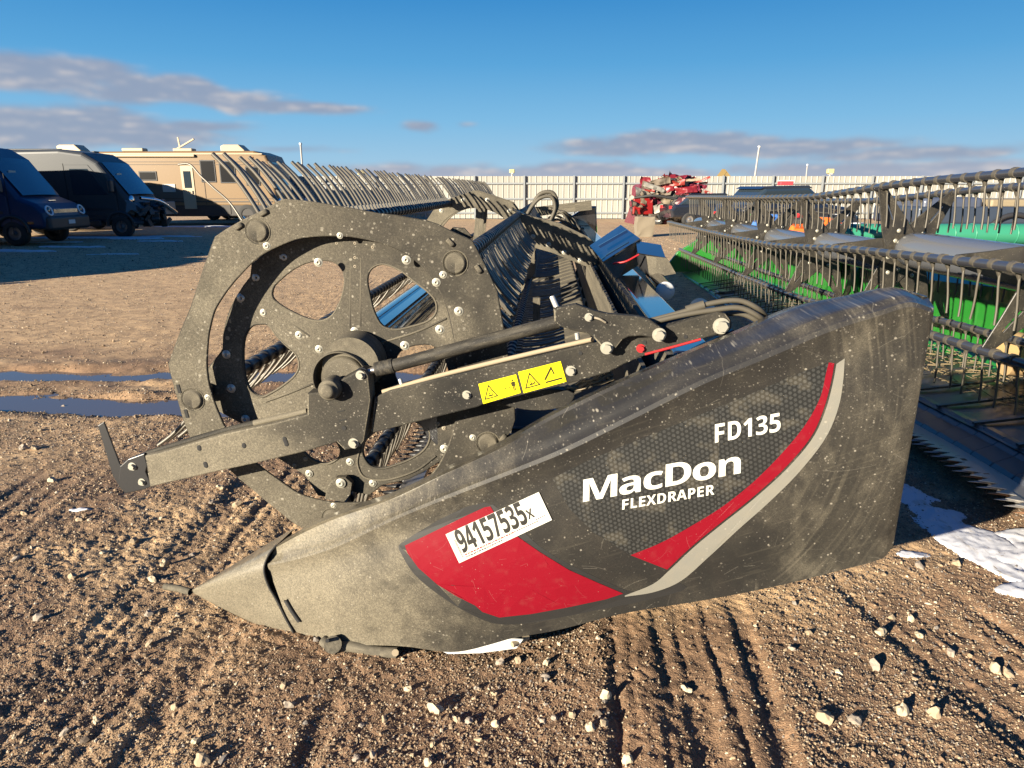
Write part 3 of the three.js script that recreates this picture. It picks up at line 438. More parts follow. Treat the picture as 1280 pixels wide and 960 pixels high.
  const dp = dg.attributes.position, xa = L(250, 460, 2.63).x, xb = L(560, 460, 2.525).x; for (let i = 0; i < dp.count; i++) dp.setZ(i, dp.getZ(i) - 0.009 - lerp(2.63, 2.525, clamp((dp.getX(i) - xa) / (xb - xa), -0.1, 1.1))); dg.computeVertexNormals();
  const disc = hp('spoked_disc', dg, ringMat);
  // pressed ribs round the openings and along the spokes
  const rib = (pts, r = 0.0045, closed = false) => sub(disc, 'pressed_rib', tube(pts.map(([x, y]) => L3(x, y, discS(x))), r, pts.length * 6, 6, closed), ringMat);
  H.slice(0, 5).forEach((h) => { const c = h.reduce((a, p) => [a[0] + p[0] / h.length, a[1] + p[1] / h.length], [0, 0]); rib(h.map(([x, y]) => [c[0] + (x - c[0]) * 1.03, c[1] + (y - c[1]) * 1.03]), 0.0042, true); });
  rib([[438, 318], [438, 360], [438, 410]]); rib([[451, 322], [451, 360], [451, 408]]); rib([[330, 381], [360, 401], [388, 420]]); rib([[470, 430], [520, 415], [558, 398]]); rib([[388, 322], [410, 315], [440, 313], [470, 322], [500, 330]], 0.004); rib([[332, 502], [360, 492], [395, 478]]); rib([[450, 560], [447, 580], [455, 596], [480, 600], [520, 588], [545, 570]]);
  const dS = (x) => discS(x) - 0.002;
  bolts(disc, [[330, 391], [374, 419], [399, 436.5], [398, 328, 1, 2.5], [443.5, 414], [437.5, 577.5], [386.5, 592], [466, 604], [427, 604, 1.1], [555.5, 561, 1.1], [579, 530], [550, 412, 1.1], [506, 432, 1.1]], dS, 1.05);
  bolts(disc, [[355.5, 321.5, 1.25], [321, 347, 1.25], [302, 372.5, 1.3], [283, 443, 1.15], [289, 485.5, 1.2], [307, 524, 1.2]], dS, 1, boltGeo, M.zinc);
  bolts(disc, [[547, 530], [555, 535], [382, 574], [368, 582], [421, 304], [444, 304], [466, 309], [444, 322], [444, 333]], dS, 0.6, boltGeo, M_boltDirty);
  for (const [x, y] of [[329, 339.5], [308, 363], [297, 382], [289, 401.5], [287, 411.5], [284.5, 422.5]]) { const o = sub(disc, 'round_hole', new THREE.CylinderGeometry(0.0085, 0.0085, 0.002, 14).rotateX(Math.PI / 2), M.tan); o.position.copy(L3(x, y, dS(x))); }
  // the dark bracket piece that joins ring and disc below
  hp('cam_link', plate([[414, 602], [420, 597], [432, 597], [440, 604], [438, 618], [430, 628], [406, 624], [408, 612]], 2.52, 0.03), ringMat);
  bolts(disc, [[426, 604, 1.1]], 2.515, 1.2);
  hp('link_plate', plate([[520, 523], [545, 518], [560, 535], [556, 552], [546, 557], [534, 545]], 2.53, 0.02), M.satin);
  // --- hub
  const hb = L3(444, 452, 2.5), hubP = hp('reel_hub', (() => { const g = new THREE.CylinderGeometry(0.105, 0.112, 0.10, 36); g.rotateX(Math.PI / 2); g.translate(hb.x, hb.y, -2.49); return g; })(), ringMat);
  const hc = L3(425, 474, 2.42), cup = (() => { const g = new THREE.LatheGeometry([[0.098, -0.10], [0.098, 0], [0.1, 0.003], [0.103, 0], [0.103, -0.10]].map(([x, y]) => new THREE.Vector2(x, y)), 44); g.rotateX(Math.PI / 2); g.translate(hc.x, hc.y, hc.z); return g; })();
  sub(hubP, 'hub_cup', cup, ringMat); sub(hubP, 'bearing_block', (() => { const g = new THREE.LatheGeometry([[0, 0.0], [0.070, -0.002], [0.086, -0.012], [0.088, -0.09]].map(([x, y]) => new THREE.Vector2(x, y)), 40); g.rotateX(Math.PI / 2); g.translate(hc.x + 0.010, hc.y - 0.003, hc.z - 0.006); return g; })(), ringMat);
  const cc = L3(413, 486, 2.345);
  const cap = (() => { const g = new THREE.LatheGeometry([[0, 0.046], [0.014, 0.0455], [0.021, 0.043], [0.025, 0.037], [0.0265, 0.026], [0.034, 0.025], [0.038, 0.020], [0.039, 0.0], [0.039, -0.05]].map(([x, y]) => new THREE.Vector2(x, y)), 32); g.rotateX(Math.PI / 2); g.translate(cc.x, cc.y, cc.z); return g; })();
  sub(hubP, 'grease_cap', cap, M.dusty);
  // --- reel centre tube and the five bats with their fingers
  const tubePts = []; hp('reel_tube', rod([HUB.x, HUB.y, -2.6], [HUB.x, HUB.y, -12.9], 0.105, 32), M.gloss);
  const flat = hp('tube_flat', box(0.05, 0.012, 10, HUB.x + 0.06, HUB.y + 0.095, -7.7), M.gloss);
  const fingerCurve = new THREE.CatmullRomCurve3([[0, 0.02, 0], [0.004, 0.09, 0], [0.014, 0.17, 0], [0.032, 0.25, 0], [0.058, 0.32, 0]].map((p) => new THREE.Vector3(...p)));
  const fingerGeo = (() => { const t = new THREE.TubeGeometry(fingerCurve, 8, 0.0080, 6), p = t.attributes.position; t.scale(1, 1, 1.35); return merge([t, box(0.03, 0.05, 0.022, 0, 0.035, 0)]); })();
  const bats = [[322, 289, 0.44, -1, 150], [569, 329, -2.74, -1, 95], [241, 499, 2.58, 1, 70], [416, 648, 3.0, 1, 45], [610, 554, -1.6, -1, 50]];
  bats.forEach(([x, y, ang, flip, solo], bi) => {
    const c = L(x, y, S_RING), prof = []; for (let k = 0; k < 106; k++) for (const [rr, dz] of [[0.024, 0], [0.0255, 0.012], [0.024, 0.024], [0.030, 0.026], [0.034, 0.030], [0.034, 0.056], [0.030, 0.060], [0.024, 0.062], [0.0255, 0.074], [0.024, 0.086]]) prof.push(new THREE.Vector2(rr, k * 0.1 + dz));
    const tg = new THREE.LatheGeometry(prof, 14); tg.rotateX(-Math.PI / 2); tg.translate(c.x, c.y, -2.56);
    const bat = hp('reel_bat', tg, M.satin), fm = M.tine, rest = []; const r = rng(600 + bi); let made = 0;
    for (let s = 2.60, k = 0; s < 13.1; s += [0.08, 0.06, 0.07, 0.07, 0.08][bi], k++) {
      if (s > 7.3 && s < 7.65) continue;
      const a = ang + (r() - 0.5) * 0.10, mk = (o) => { o.position.set(c.x, c.y, -s - (r() - 0.5) * 0.01); o.rotation.set(0, flip < 0 ? Math.PI : 0, flip < 0 ? -a : a); };
      if (made++ < [100, 80, 45, 35, 35][bi]) { const o = sub(bat, 'reel_finger', fingerGeo, fm); mk(o); }
      else { const o = new THREE.Object3D(); mk(o); o.updateMatrix(); const gq = fingerGeo.clone(); gq.applyMatrix4(o.matrix); rest.push(gq); }
    }
    const o = sub(bat, 'far_reel_fingers', mergeGeometries(rest), fm); o.userData.kind = 'stuff';
  });
  hp('bent_finger', tube([[223, 205.5, 2.66], [237, 205.5, 2.65], [250, 219, 2.64], [266, 234, 2.63], [287, 253, 2.62], [303, 276, 2.60], [320, 300, 2.58]].map((q) => L3(...q)), 0.0042, 40, 6), M.tine);
  // --- mid-header reel plates where the two reels meet
  for (const s of [7.32, 7.62]) {
    const pts = []; for (let k = 0; k < 10; k++) { const a = k / 10 * 2 * Math.PI + 0.32, R = 0.64; pts.push(new THREE.Vector2(HUB.x + R * Math.cos(a), HUB.y + R * Math.sin(a))); }
    const shp = new THREE.Shape(pts), hol = new THREE.Path(); hol.absarc(HUB.x, HUB.y, 0.47, 0, 2 * Math.PI); shp.holes.push(hol);
    const mg = new THREE.ExtrudeGeometry(shp, { depth: 0.012, bevelEnabled: true, bevelSize: 0.003, bevelThickness: 0.003, bevelSegments: 1, curveSegments: 24 }); mg.translate(0, 0, -s);
    const mid = hp('middle_reel_ring', mg, M.dusty); for (let k = 0; k < 5; k++) { const a = k / 5 * 2 * Math.PI + 0.2; sub(mid, 'ring_spoke', bar([HUB.x + 0.1 * Math.cos(a), HUB.y + 0.1 * Math.sin(a), -s], [HUB.x + 0.5 * Math.cos(a), HUB.y + 0.5 * Math.sin(a), -s], 0.015, 0.09), M.dusty); }
    for (let k = 0; k < 14; k++) { const a = k / 14 * 2 * Math.PI, o = sub(mid, 'bolt', boltGeo, M_bolt); o.position.set(HUB.x + 0.56 * Math.cos(a), HUB.y + 0.56 * Math.sin(a), -s + 0.016); o.scale.setScalar(1.5); }
  }
}
{ // --- reel arm: hub bracket, outer beam, inner beam, knuckle and lift cylinder
  const armTex = dirtyPaint(2048, 512, 2.4, 0.6, [0.014, 0.0135, 0.0125], (x, y, b) => { const e = x + 0.5 * (b - 0.5); return clamp(0.85 - 0.74 * sm(0.50, 0.95, e) + 0.3 * (b - 0.5)); }, { n: 16000, seed: 71, rmin: 0.5, rmax: 2.8, where: (u) => 0.25 + 0.75 * sm(0.2, 0.4, u) });
  armTex.repeat.set(1 / 2.4, 1 / 0.6); armTex.offset.set(1.72 / 2.4, 0);
  const armMat = new THREE.MeshPhysicalMaterial({ map: armTex, roughness: 0.72, specularIntensity: 0.3 });
  const beam = hp('reel_arm_beam', plate([[181, 570], [200, 566], [282, 542], [339, 530], [384, 518], [384, 492], [402, 490], [428, 474], [450, 462], [456, 464], [460, 470], [462.5, 494], [463, 500], [455, 551], [449, 559], [431, 563], [421, 553], [380, 565], [320, 579], [260, 592], [187, 609]], 2.36, 0.075, { bevel: 0.005 }), armMat);
  for (const [x, y, a, l] of [[357, 552, 0.25, 0.022], [305, 557, 0, 0.004], [249, 560, 0, 0.006], [257, 581, 0.2, 0.009]]) { const o = sub(beam, 'oblong_hole', new THREE.CapsuleGeometry(0.0085, l, 4, 12).scale(1, 1, 0.25), M_hole); o.position.copy(L3(x, y, 2.3595)); o.rotation.z = a; }
  { const o = sub(beam, 'round_hole', new THREE.CylinderGeometry(0.0085, 0.0085, 0.003, 14).rotateX(Math.PI / 2), M_hole); o.position.copy(L3(430, 535, 2.3595)); }
  for (const [x, y] of [[426, 514], [428, 525]]) { const o = sub(beam, 'mark_slit', new THREE.BoxGeometry(0.03, 0.003, 0.002), M_hole); o.position.copy(L3(x, y, 2.3595)); o.rotation.z = 0.25; }
  bolts(beam, [[442, 554, 1.15], [450.5, 469, 1.0]], 2.36, 1.1, nutGeo);
  sub(beam, 'top_rail', tube([L3(184, 567, 2.40), L3(282, 538, 2.40), L3(384, 514, 2.40)], 0.012, 20, 8), armMat);
  const tip = hp('arm_end_bracket', plate([[160, 574], [180, 567], [184, 582], [182, 590], [190, 608], [180, 612], [157, 617], [148, 600], [150, 583]], 2.38, 0.03), M.satin);
  sub(tip, 'bracket_flange', plate([[122, 532], [130, 527], [150, 580], [160, 588], [157, 617], [150, 610], [141, 595]], 2.40, 0.006), M.satin);
  bolts(tip, [[165.5, 583], [177.5, 602.5, 0.9]], 2.38, 1.05, nutGeo);
  const inner = hp('reel_arm', plate([[468, 497], [487, 488], [540, 475], [600, 461], [680, 443], [744, 428], [790, 418], [832, 408], [866, 398], [897, 389.5], [907, 392], [913, 400], [913, 408], [903, 417], [872, 425], [812, 442], [783, 454], [760, 466], [707, 481], [640, 497], [603, 506], [597, 509], [519, 528], [464, 542]], 2.385, 0.085, { bevel: 0.005 }), armMat);
  bolts(inner, [[583.5, 493.5, 1.0], [713.5, 463.5, 1.15], [901.5, 407.5, 1.75]], 2.385, 1.05, nutGeo); bolts(inner, [[801, 435.5, 1]], 2.385, 1, nutGeo, M.red);
  for (const [x, y] of [[725.5, 441.5], [805.5, 428], [843, 424.5], [857, 421]]) { const o = sub(inner, 'round_hole', new THREE.CylinderGeometry(0.007, 0.007, 0.003, 14).rotateX(Math.PI / 2), M_hole); o.position.copy(L3(x, y, 2.3845)); }
  sub(inner, 'top_lip', tube([L3(478, 490, 2.40), L3(540, 472, 2.40), L3(600, 457, 2.40), L3(680, 438, 2.40), L3(742, 424, 2.40)], 0.0085, 30, 8), M.tan);
  sub(inner, 'red_edge', tube([L3(806, 443, 2.384), L3(840, 434, 2.384), L3(876, 424, 2.384)], 0.005, 10, 6), M.red);
  const knuckle = hp('arm_knuckle', plate([[692, 386], [706, 383], [720, 380], [730, 384], [745, 389], [760, 392.5], [780, 394], [800, 396], [812, 399], [822, 406], [832, 413], [833, 420], [824, 424], [802, 420], [786, 421], [778, 425], [770, 435], [764, 439.5], [757, 439], [750, 431], [742, 422], [735, 417], [715, 413], [700, 408], [693, 402]], 2.345, 0.035, { bevel: 0.005 }), armMat);
  bolts(knuckle, [[758.5, 435, 1.35], [824, 418.5, 1.45], [736, 396.5, 0.9]], 2.345, 1.05, nutGeo);
  sub(knuckle, 'stop_post', rod(L3(697, 387, 2.40), L3(690, 371, 2.42), 0.010, 10), M.zinc); sub(knuckle, 'grease_fitting', rod(L3(722, 424, 2.33), L3(721, 416, 2.33), 0.008, 8), M.zinc); sub(knuckle, 'cotter_pin', tube([L3(743, 397, 2.34), L3(750, 399, 2.335), L3(757, 403, 2.34)], 0.004, 8, 6), M_boltDirty);
  const cyl = hp('lift_cylinder', rod(L3(485, 459, 2.40), L3(698, 402, 2.40), 0.0235, 20), M.black);
  sub(cyl, 'piston_rod', rod(L3(455, 466, 2.40), L3(486, 458, 2.40), 0.012, 14), M.steel); sub(cyl, 'cylinder_gland', rod(L3(470, 462, 2.40), L3(492, 457, 2.40), 0.027, 16), M.black); sub(cyl, 'rod_eye', rod(L3(452, 467, 2.37), L3(452, 467, 2.44), 0.022, 14), M.satin);
  hp('hydraulic_pipe', tube([L3(500, 474, 2.43), L3(504, 483, 2.42), L3(520, 480, 2.42), L3(600, 460, 2.43), L3(735, 428, 2.43)], 0.008, 40, 8), M.zinc);
  // warning labels on the arm
  const cv = document.createElement('canvas'); cv.width = 512; cv.height = 256; const x = cv.getContext('2d');
  const label = (kind) => {
    x.fillStyle = '#d8c800'; x.fillRect(0, 0, 512, 256); x.strokeStyle = x.fillStyle = '#2a2505'; x.lineWidth = 16;
    x.beginPath(); x.moveTo(40, 205); x.lineTo(125, 50); x.lineTo(210, 205); x.closePath(); x.stroke();
    x.beginPath(); x.arc(128, 135, 24, 2.6, 6.9); x.lineWidth = 6; x.stroke(); x.fillRect(92, 168, 62, 18); x.fillRect(110, 140, 14, 30); x.fillRect(150, 150, 14, 26);
    if (kind === 0) { x.lineWidth = 2; x.globalAlpha = 0.5; x.strokeRect(250, 60, 60, 130); x.globalAlpha = 1; x.fillRect(330, 138, 70, 7); x.beginPath(); x.moveTo(322, 141); x.lineTo(342, 127); x.lineTo(342, 155); x.fill(); x.beginPath(); x.moveTo(408, 141); x.lineTo(388, 127); x.lineTo(388, 155); x.fill(); x.beginPath(); x.arc(447, 62, 14, 0, 7); x.fill(); x.fillRect(428, 80, 38, 62); x.fillRect(418, 84, 9, 55); x.fillRect(467, 84, 9, 55); x.fillRect(431, 140, 14, 66); x.fillRect(450, 140, 14, 66); }
    else { x.lineWidth = 3; x.beginPath(); x.moveTo(256, 0); x.lineTo(256, 256); x.stroke(); x.fillRect(280, 190, 200, 22); x.lineWidth = 24; x.beginPath(); x.moveTo(280, 170); x.lineTo(392, 40); x.stroke(); x.lineWidth = 18; x.beginPath(); x.moveTo(388, 50); x.lineTo(402, 130); x.stroke(); x.lineWidth = 6; x.beginPath(); x.moveTo(402, 120); x.lineTo(404, 180); x.stroke(); x.beginPath(); x.moveTo(375, 60); x.lineTo(410, 40); x.stroke(); }
    const c2 = document.createElement('canvas'); c2.width = 512; c2.height = 256; c2.getContext('2d').drawImage(cv, 0, 0); const t = new THREE.CanvasTexture(c2); t.colorSpace = THREE.SRGBColorSpace; t.anisotropy = 8; return new THREE.MeshStandardMaterial({ map: t, roughness: 0.45 });
  };
  [[[598, 480], [645, 468], [651, 491], [604, 505]], [[647.5, 465], [700.6, 451.5], [708, 477], [654.6, 491.5]]].forEach((q, k) => {
    const g = new THREE.PlaneGeometry(1, 1), p = g.attributes.position; for (let i = 0; i < 4; i++) { const c = q[[0, 1, 3, 2][i]]; p.copy && p.setXYZ(i, ...L3(c[0], c[1], 2.3825).toArray()); } g.computeVertexNormals(); sub(inner, 'warning_label', g, label(k)).userData.label = 'yellow pictogram warning label';
  });
  // hoses over the knuckle into the shield
  for (const [dy, s] of [[0, 2.42], [9, 2.40], [16, 2.46]]) hp('hydraulic_hose', tube([L3(800, 404 + dy * 0.3, s), L3(850, 391 + dy * 0.4, s), L3(890, 379 + dy, s), L3(925, 376 + dy, s), L3(948, 386 + dy, s), L3(962, 400 + dy, s + 0.05)], 0.0095, 30, 8), M.wire);
  hp('hose_sleeve', rod(L3(858, 388, 2.42), L3(880, 381, 2.42), 0.016, 12), M.wire);
  hp('wire_bundle', (() => { const r = rng(12), l = []; for (let k = 0; k < 9; k++) l.push(tube([0, 1, 2, 3, 4].map((i) => L3(690 + i * 18 + r() * 6, 498 - i * 8 + (r() - 0.5) * 16, 2.48 + r() * 0.05)), 0.004 + 0.003 * r(), 16, 5)); return merge(l); })(), M.tan);
  hp('deck_liner', plate([[645, 510], [700, 512], [676, 530], [638, 545]], 2.72, 0.01), std(0.34, 0.35, 0.36, 0.25));
  hp('arm_lower_brace', plate([[625, 503], [680, 487], [718, 492], [712, 505], [690, 512], [655, 512]], 2.46, 0.05, { smooth: 3 }), M.black);
}
{ // --- header body behind the reel: cutterbar, belts, back sheet and beam
  const LIFT = 0.06, hp = (name, geo, m) => { const o = part(header, name, geo, m); if (!/linkage_cover|valve_box|centre_reel_arm|arm_pivot/.test(name)) o.position.y += LIFT; return o; };
  const s0 = 2.35, s1 = 13.0, mid = -(s0 + s1) / 2, len = s1 - s0;
  hp('deck_belt', (() => { const g = profile([[-0.62, 0.10], [0.36, 0.42], [0.36, 0.36], [-0.62, 0.05]], len, 0.004, 1); g.translate(0, 0, mid); return g; })(), M.dusty);
  const cb = hp('cutterbar', box(0.10, 0.03, len, -0.72, 0.085, mid), M.steel);
  for (let k = 0; k < 60; k++) { const o = sub(cb, 'knife_guard', new THREE.ConeGeometry(0.02, 0.14, 6).rotateZ(Math.PI / 2), M.satin); o.position.set(-0.82, 0.085, -2.6 - k * 0.0762); }
  hp('back_sheet', box(0.02, 0.46, len, 0.40, 0.64, mid), M.dusty); hp('back_beam_face', box(0.03, 0.24, len - 0.6, 0.50, 0.815, mid - 0.2), M.dusty);
  hp('back_beam', box(0.19, 0.30, len - 0.6, 0.605, 0.80, mid - 0.2, 0.02), M.gloss); hp('frame_tube', box(0.15, 0.15, len, 0.60, 0.45, mid, 0.02), M.satin);
  for (let k = 0; k < 9; k++) { const s = 2.9 + k * 1.18; hp('frame_leg', bar([0.45, 0.1, -s], [0.62, 0.75, -s], 0.06, 0.09), M.satin); }
  // slats lying crosswise on the belt
  const slat = new THREE.BoxGeometry(1.0, 0.02, 0.03); for (let k = 0; k < 24; k++) { const o = hp('belt_slat', slat, M.dusty); o.position.x += -0.13; o.position.y += 0.268; o.position.z += -2.6 - k * 0.42; o.rotation.z = 0.316; }
  // covers over the wing linkage, float cylinder, box
  const slab = (q, dep) => { // a folded sheet: four corners given as pixel and distance, pushed back to give it depth
    const f = q.map(([x, y, s]) => L3(x, y, s)), bk = f.map((v) => v.clone().add(new THREE.Vector3(...dep))), pos = [], quad = (a, b, c, d) => { for (const v of [a, b, c, a, c, d]) pos.push(v.x, v.y, v.z); };
    quad(f[0], f[1], f[2], f[3]); quad(bk[3], bk[2], bk[1], bk[0]); for (let i = 0; i < 4; i++) { const n = (i + 1) % 4; quad(f[n], f[i], bk[i], bk[n]); }
    const g = new THREE.BufferGeometry(); g.setAttribute('position', new THREE.Float32BufferAttribute(pos, 3)); g.setAttribute('uv', new THREE.Float32BufferAttribute(pos.filter((_, k) => k % 3 !== 2), 2)); g.computeVertexNormals(); return g; };
  const cover = hp('linkage_cover', slab([[754, 327, 5.35], [800, 298, 5.9], [776, 281, 6.5], [737, 307, 5.95]], [0.02, -0.03, -0.03]), M.gloss);
  sub(cover, 'cover_end', slab([[755, 329, 5.36], [770, 349, 5.34], [798, 331, 5.85], [800, 299.5, 5.9]], [0.02, 0, -0.05]), M.dusty); sub(cover, 'cover_rib', slab([[750, 310, 5.6], [785, 290, 6.0], [783, 287, 6.05], [748, 307, 5.65]], [0, 0, 0.02]), M.gloss);
  const vb = hp('valve_box', slab([[797, 316, 5.5], [832, 322, 5.4], [826, 306, 5.8], [795, 301, 5.9]], [0.0, -0.02, -0.02]), M.gloss); sub(vb, 'box_front', slab([[808, 320, 5.42], [812, 348, 5.40], [845, 342, 5.40], [834, 322.5, 5.40]], [0, 0, -0.3]), M.dusty); sub(vb, 'box_side', slab([[797, 317, 5.5], [800, 336, 5.5], [812, 348, 5.41], [807, 320, 5.43]], [0, 0, -0.1]), M.satin);
  const fc = hp('float_cylinder', rod([0.81, 0.93, -5.6], [0.81, 0.90, -5.0], 0.06, 20), M.gloss); sub(fc, 'cylinder_cap', new THREE.SphereGeometry(0.068, 20, 14).scale(1, 1, 0.45).translate(0.81, 0.90, -4.99), M.white);
  hp('warning_ribbon', tube([[0.47, 1.05, -5.4], [0.56, 1.07, -5.36], [0.66, 1.12, -5.38]], 0.008, 12, 6), M.red);
  // centre reel arm and its hoses
  const ca = hp('centre_reel_arm', plate([[632, 274], [648, 266], [700, 279], [735, 296], [748, 308], [751, 328], [735, 334], [690, 316], [640, 302]], 7.2, 0.10), M.dusty); for (let k = 0; k < 6; k++) { const o = sub(ca, 'bolt', boltGeo, M_bolt); o.position.set(-0.35 + k * 0.16, 1.27 - k * 0.078, -7.2); o.scale.setScalar(1.6); }
  hp('arm_top_plate', bar([-0.40, 1.40, -7.30], [0.50, 0.97, -7.30], 0.14, 0.02), M.satin);
  hp('hose_loop', tube([[-0.28, 1.30, -7.4], [-0.20, 1.44, -7.4], [-0.12, 1.55, -7.4], [0.0, 1.56, -7.4], [0.05, 1.45, -7.4], [0.0, 1.28, -7.4], [0.02, 1.15, -7.4]], 0.022, 40, 8), M.wire); hp('hose_loop', tube([[-0.30, 1.27, -7.35], [-0.21, 1.42, -7.36], [-0.12, 1.51, -7.36], [-0.01, 1.52, -7.36], [0.03, 1.42, -7.36], [-0.03, 1.25, -7.36]], 0.018, 40, 8), M.wire);
  hp('hose_tangle', (() => { const r = rng(5), l = []; for (let k = 0; k < 7; k++) l.push(tube([0, 1, 2, 3].map((i) => [-0.05 + i * 0.12 + r() * 0.05, 1.25 + 0.14 * Math.sin(i + r() * 2) - i * 0.03, -7.9 - r() * 0.3]), 0.014, 16, 6)); return merge(l); })(), M.wire);
  // far end: second shield, seen over the reel
  hp('far_end_shield', (() => { const g = profile([[-1.2, 0.12], [-0.4, 0.75], [0.4, 1.15], [0.62, 1.30], [0.80, 1.30], [0.85, 0.5], [0, 0.15]], 0.12, 0.03, 3); g.translate(0, 0, -13.1); return g; })(), M.gloss);
  const fa = hp('far_reel_arm', bar([-0.75, 1.15, -12.9], [0.7, 1.32, -12.9], 0.10, 0.16), M.dusty);
  hp('deck_post', bar([-0.10, 0.40, -4.9], [-0.10, 0.86, -4.9], 0.05, 0.05), M.dusty);
  // near end frame that carries shield and arm
  hp('end_frame', (() => { const g = profile([[-0.9, 0.10], [0.5, 0.36], [0.86, 0.40], [0.86, 0.95], [0.70, 1.08], [0.55, 1.0], [0.42, 0.62], [-0.5, 0.22], [-0.9, 0.15]], 0.03, 0.004, 1); g.translate(0, 0, -2.68); return g; })(), M.satin);
  hp('arm_pivot', rod([L(901, 407, 2.385).x, L(901, 407, 2.385).y, -2.4], [L(901, 407, 2.385).x, L(901, 407, 2.385).y, -2.75], 0.04, 16), M.satin);
  hp('shield_brace', bar([0.86, 0.55, -2.25], [0.86, 0.55, -2.7], 0.05, 0.05), M.satin); hp('shield_brace', bar([-0.6, 0.16, -2.25], [-0.6, 0.16, -2.7], 0.04, 0.04), M.satin);
}
// ---------------------------------------------------------------- the green header that lies alongside
{
  const gh = thing('combine_header', 'green combine header with grey drum reel and steel tines beside the black one', 'combine header', [3.0, 0, -8], { rig: true });
  const gp = (n, g, m) => part(gh, n, g, m);
  // the flexible frame sags towards its far end
  const knots = [[0, -0.05], [4, 0], [4.74, 0.035], [5.9, 0.075], [6.8, 0.14], [7.7, 0.19], [10, 0.225], [14.3, 0.26], [20, 0.3]];
  const drop = (s) => { let k = 0; while (k < knots.length - 2 && knots[k + 1][0] < s) k++; const [a, b] = knots[k], [c, d] = knots[k + 1]; return lerp(b, d, clamp((s - a) / (c - a))); };
  for (const k of knots) k[1] -= 0.06;
  const S0 = 2.6, S1 = 14.6, CX = 2.95, CY = 1.17, R = 0.60;
  const along = (x, y, r, rad = 10, a = S0, b = S1) => tube(Array.from({ length: 13 }, (_, k) => { const s = lerp(a, b, k / 12); return [x, y - drop(s), -s]; }), r, 60, rad);
  const strip = (pts, a = S0, b = S1, n = 24) => { // a sheet with the cross-section pts, following the sag
    const pos = [], idx = [], uv = []; for (let k = 0; k <= n; k++) { const s = lerp(a, b, k / n); for (const [x, y] of pts) { pos.push(x, y - drop(s), -s); uv.push(s, x + y); } }
    const m = pts.length; for (let k = 0; k < n; k++) for (let j = 0; j < m - 1; j++) { const p = k * m + j; idx.push(p, p + m, p + 1, p + 1, p + m, p + m + 1); }
    const g = new THREE.BufferGeometry(); g.setAttribute('position', new THREE.Float32BufferAttribute(pos, 3)); g.setAttribute('uv', new THREE.Float32BufferAttribute(uv, 2)); g.setIndex(idx); const q = toCreasedNormals(g, 0.5); return q;
  };
  const tineTex = M.tine, batMat = phys(0.03, 0.03, 0.034, 0.3, { clearcoat: 0.8, clearcoatRoughness: 0.12 });
  // tine: a clip round the bat and a flattened steel finger
  const tineGeo = (() => {
    const c = new THREE.CatmullRomCurve3([[0.03, 0.012, 0], [0.034, -0.02, 0.0], [0.026, -0.06, 0.002], [0.022, -0.12, 0.003], [0.021, -0.2, 0.004], [0.016, -0.27, 0.006], [0.008, -0.33, 0.008]].map((p) => new THREE.Vector3(...p)));
    const t = new THREE.TubeGeometry(c, 10, 0.0072, 5), k = new THREE.CylinderGeometry(0.0315, 0.0315, 0.035, 10); k.rotateX(Math.PI / 2); const k2 = new THREE.ConeGeometry(0.026, 0.075, 8); k2.rotateX(Math.PI); k2.translate(0.022, -0.045, 0); return merge([t, k, k2]);
  })();
  const clipTan = std(0.075, 0.066, 0.051, 0.5, 0.2), clipDark = std(0.03, 0.03, 0.035, 0.5);
  for (let b = 0; b < 6; b++) {
    const a = (176 - b * 60) * Math.PI / 180, x = CX + R * Math.cos(a), y = CY + R * Math.sin(a), dk = b === 3 || b === 4 || b === 5;
    const bat = gp('reel_bat', along(x, y, 0.027), batMat), r = rng(40 + b), far = []; let made = 0;
    for (let s = S0 + 0.05 + r() * 0.1; s < S1; s += 0.165) {
      const tilt = 0.12 + (r() - 0.5) * 0.08, sw = (r() - 0.5) * 0.05 + (r() < 0.05 ? 0.25 * (r() - 0.5) : 0), set = (o) => { o.position.set(x, y - drop(s), -s); o.rotation.set(sw, 0, tilt); };
      if (made++ < [60, 60, 50, 40, 40, 40][b] ) set(sub(bat, 'reel_tine', tineGeo, clipTan)); else { const o = new THREE.Object3D(); set(o); o.updateMatrix(); far.push(tineGeo.clone().applyMatrix4(o.matrix)); }
    }
    if (far.length) sub(bat, 'far_reel_tines', mergeGeometries(far), clipTan).userData.kind = 'stuff';
  }
  // drum sections between bat spiders
  const spid = [4.25, 6.08, 7.9, 9.7, 11.5, 13.3];
  const armShape = (() => { const s = new THREE.Shape([[0.11, -0.12], [0.24, -0.10], [0.42, -0.06], [R - 0.01, -0.028], [R + 0.012, 0.0], [R - 0.01, 0.028], [0.44, 0.065], [0.26, 0.11], [0.11, 0.13]].map(([a, b]) => new THREE.Vector2(a, b))); const h = new THREE.Path([[0.30, -0.008], [0.46, -0.006], [0.46, 0.008], [0.30, 0.012]].map(([a, b]) => new THREE.Vector2(a, b))); s.holes.push(h); const g = new THREE.ExtrudeGeometry(s, { depth: 0.008, bevelEnabled: true, bevelSize: 0.003, bevelThickness: 0.003, bevelSegments: 1 }); return g; })();
  const spiderMat = new THREE.MeshStandardMaterial({ map: T_black, color: rgb(0.75, 0.72, 0.68), roughness: 0.45 });
  let prev = S0;
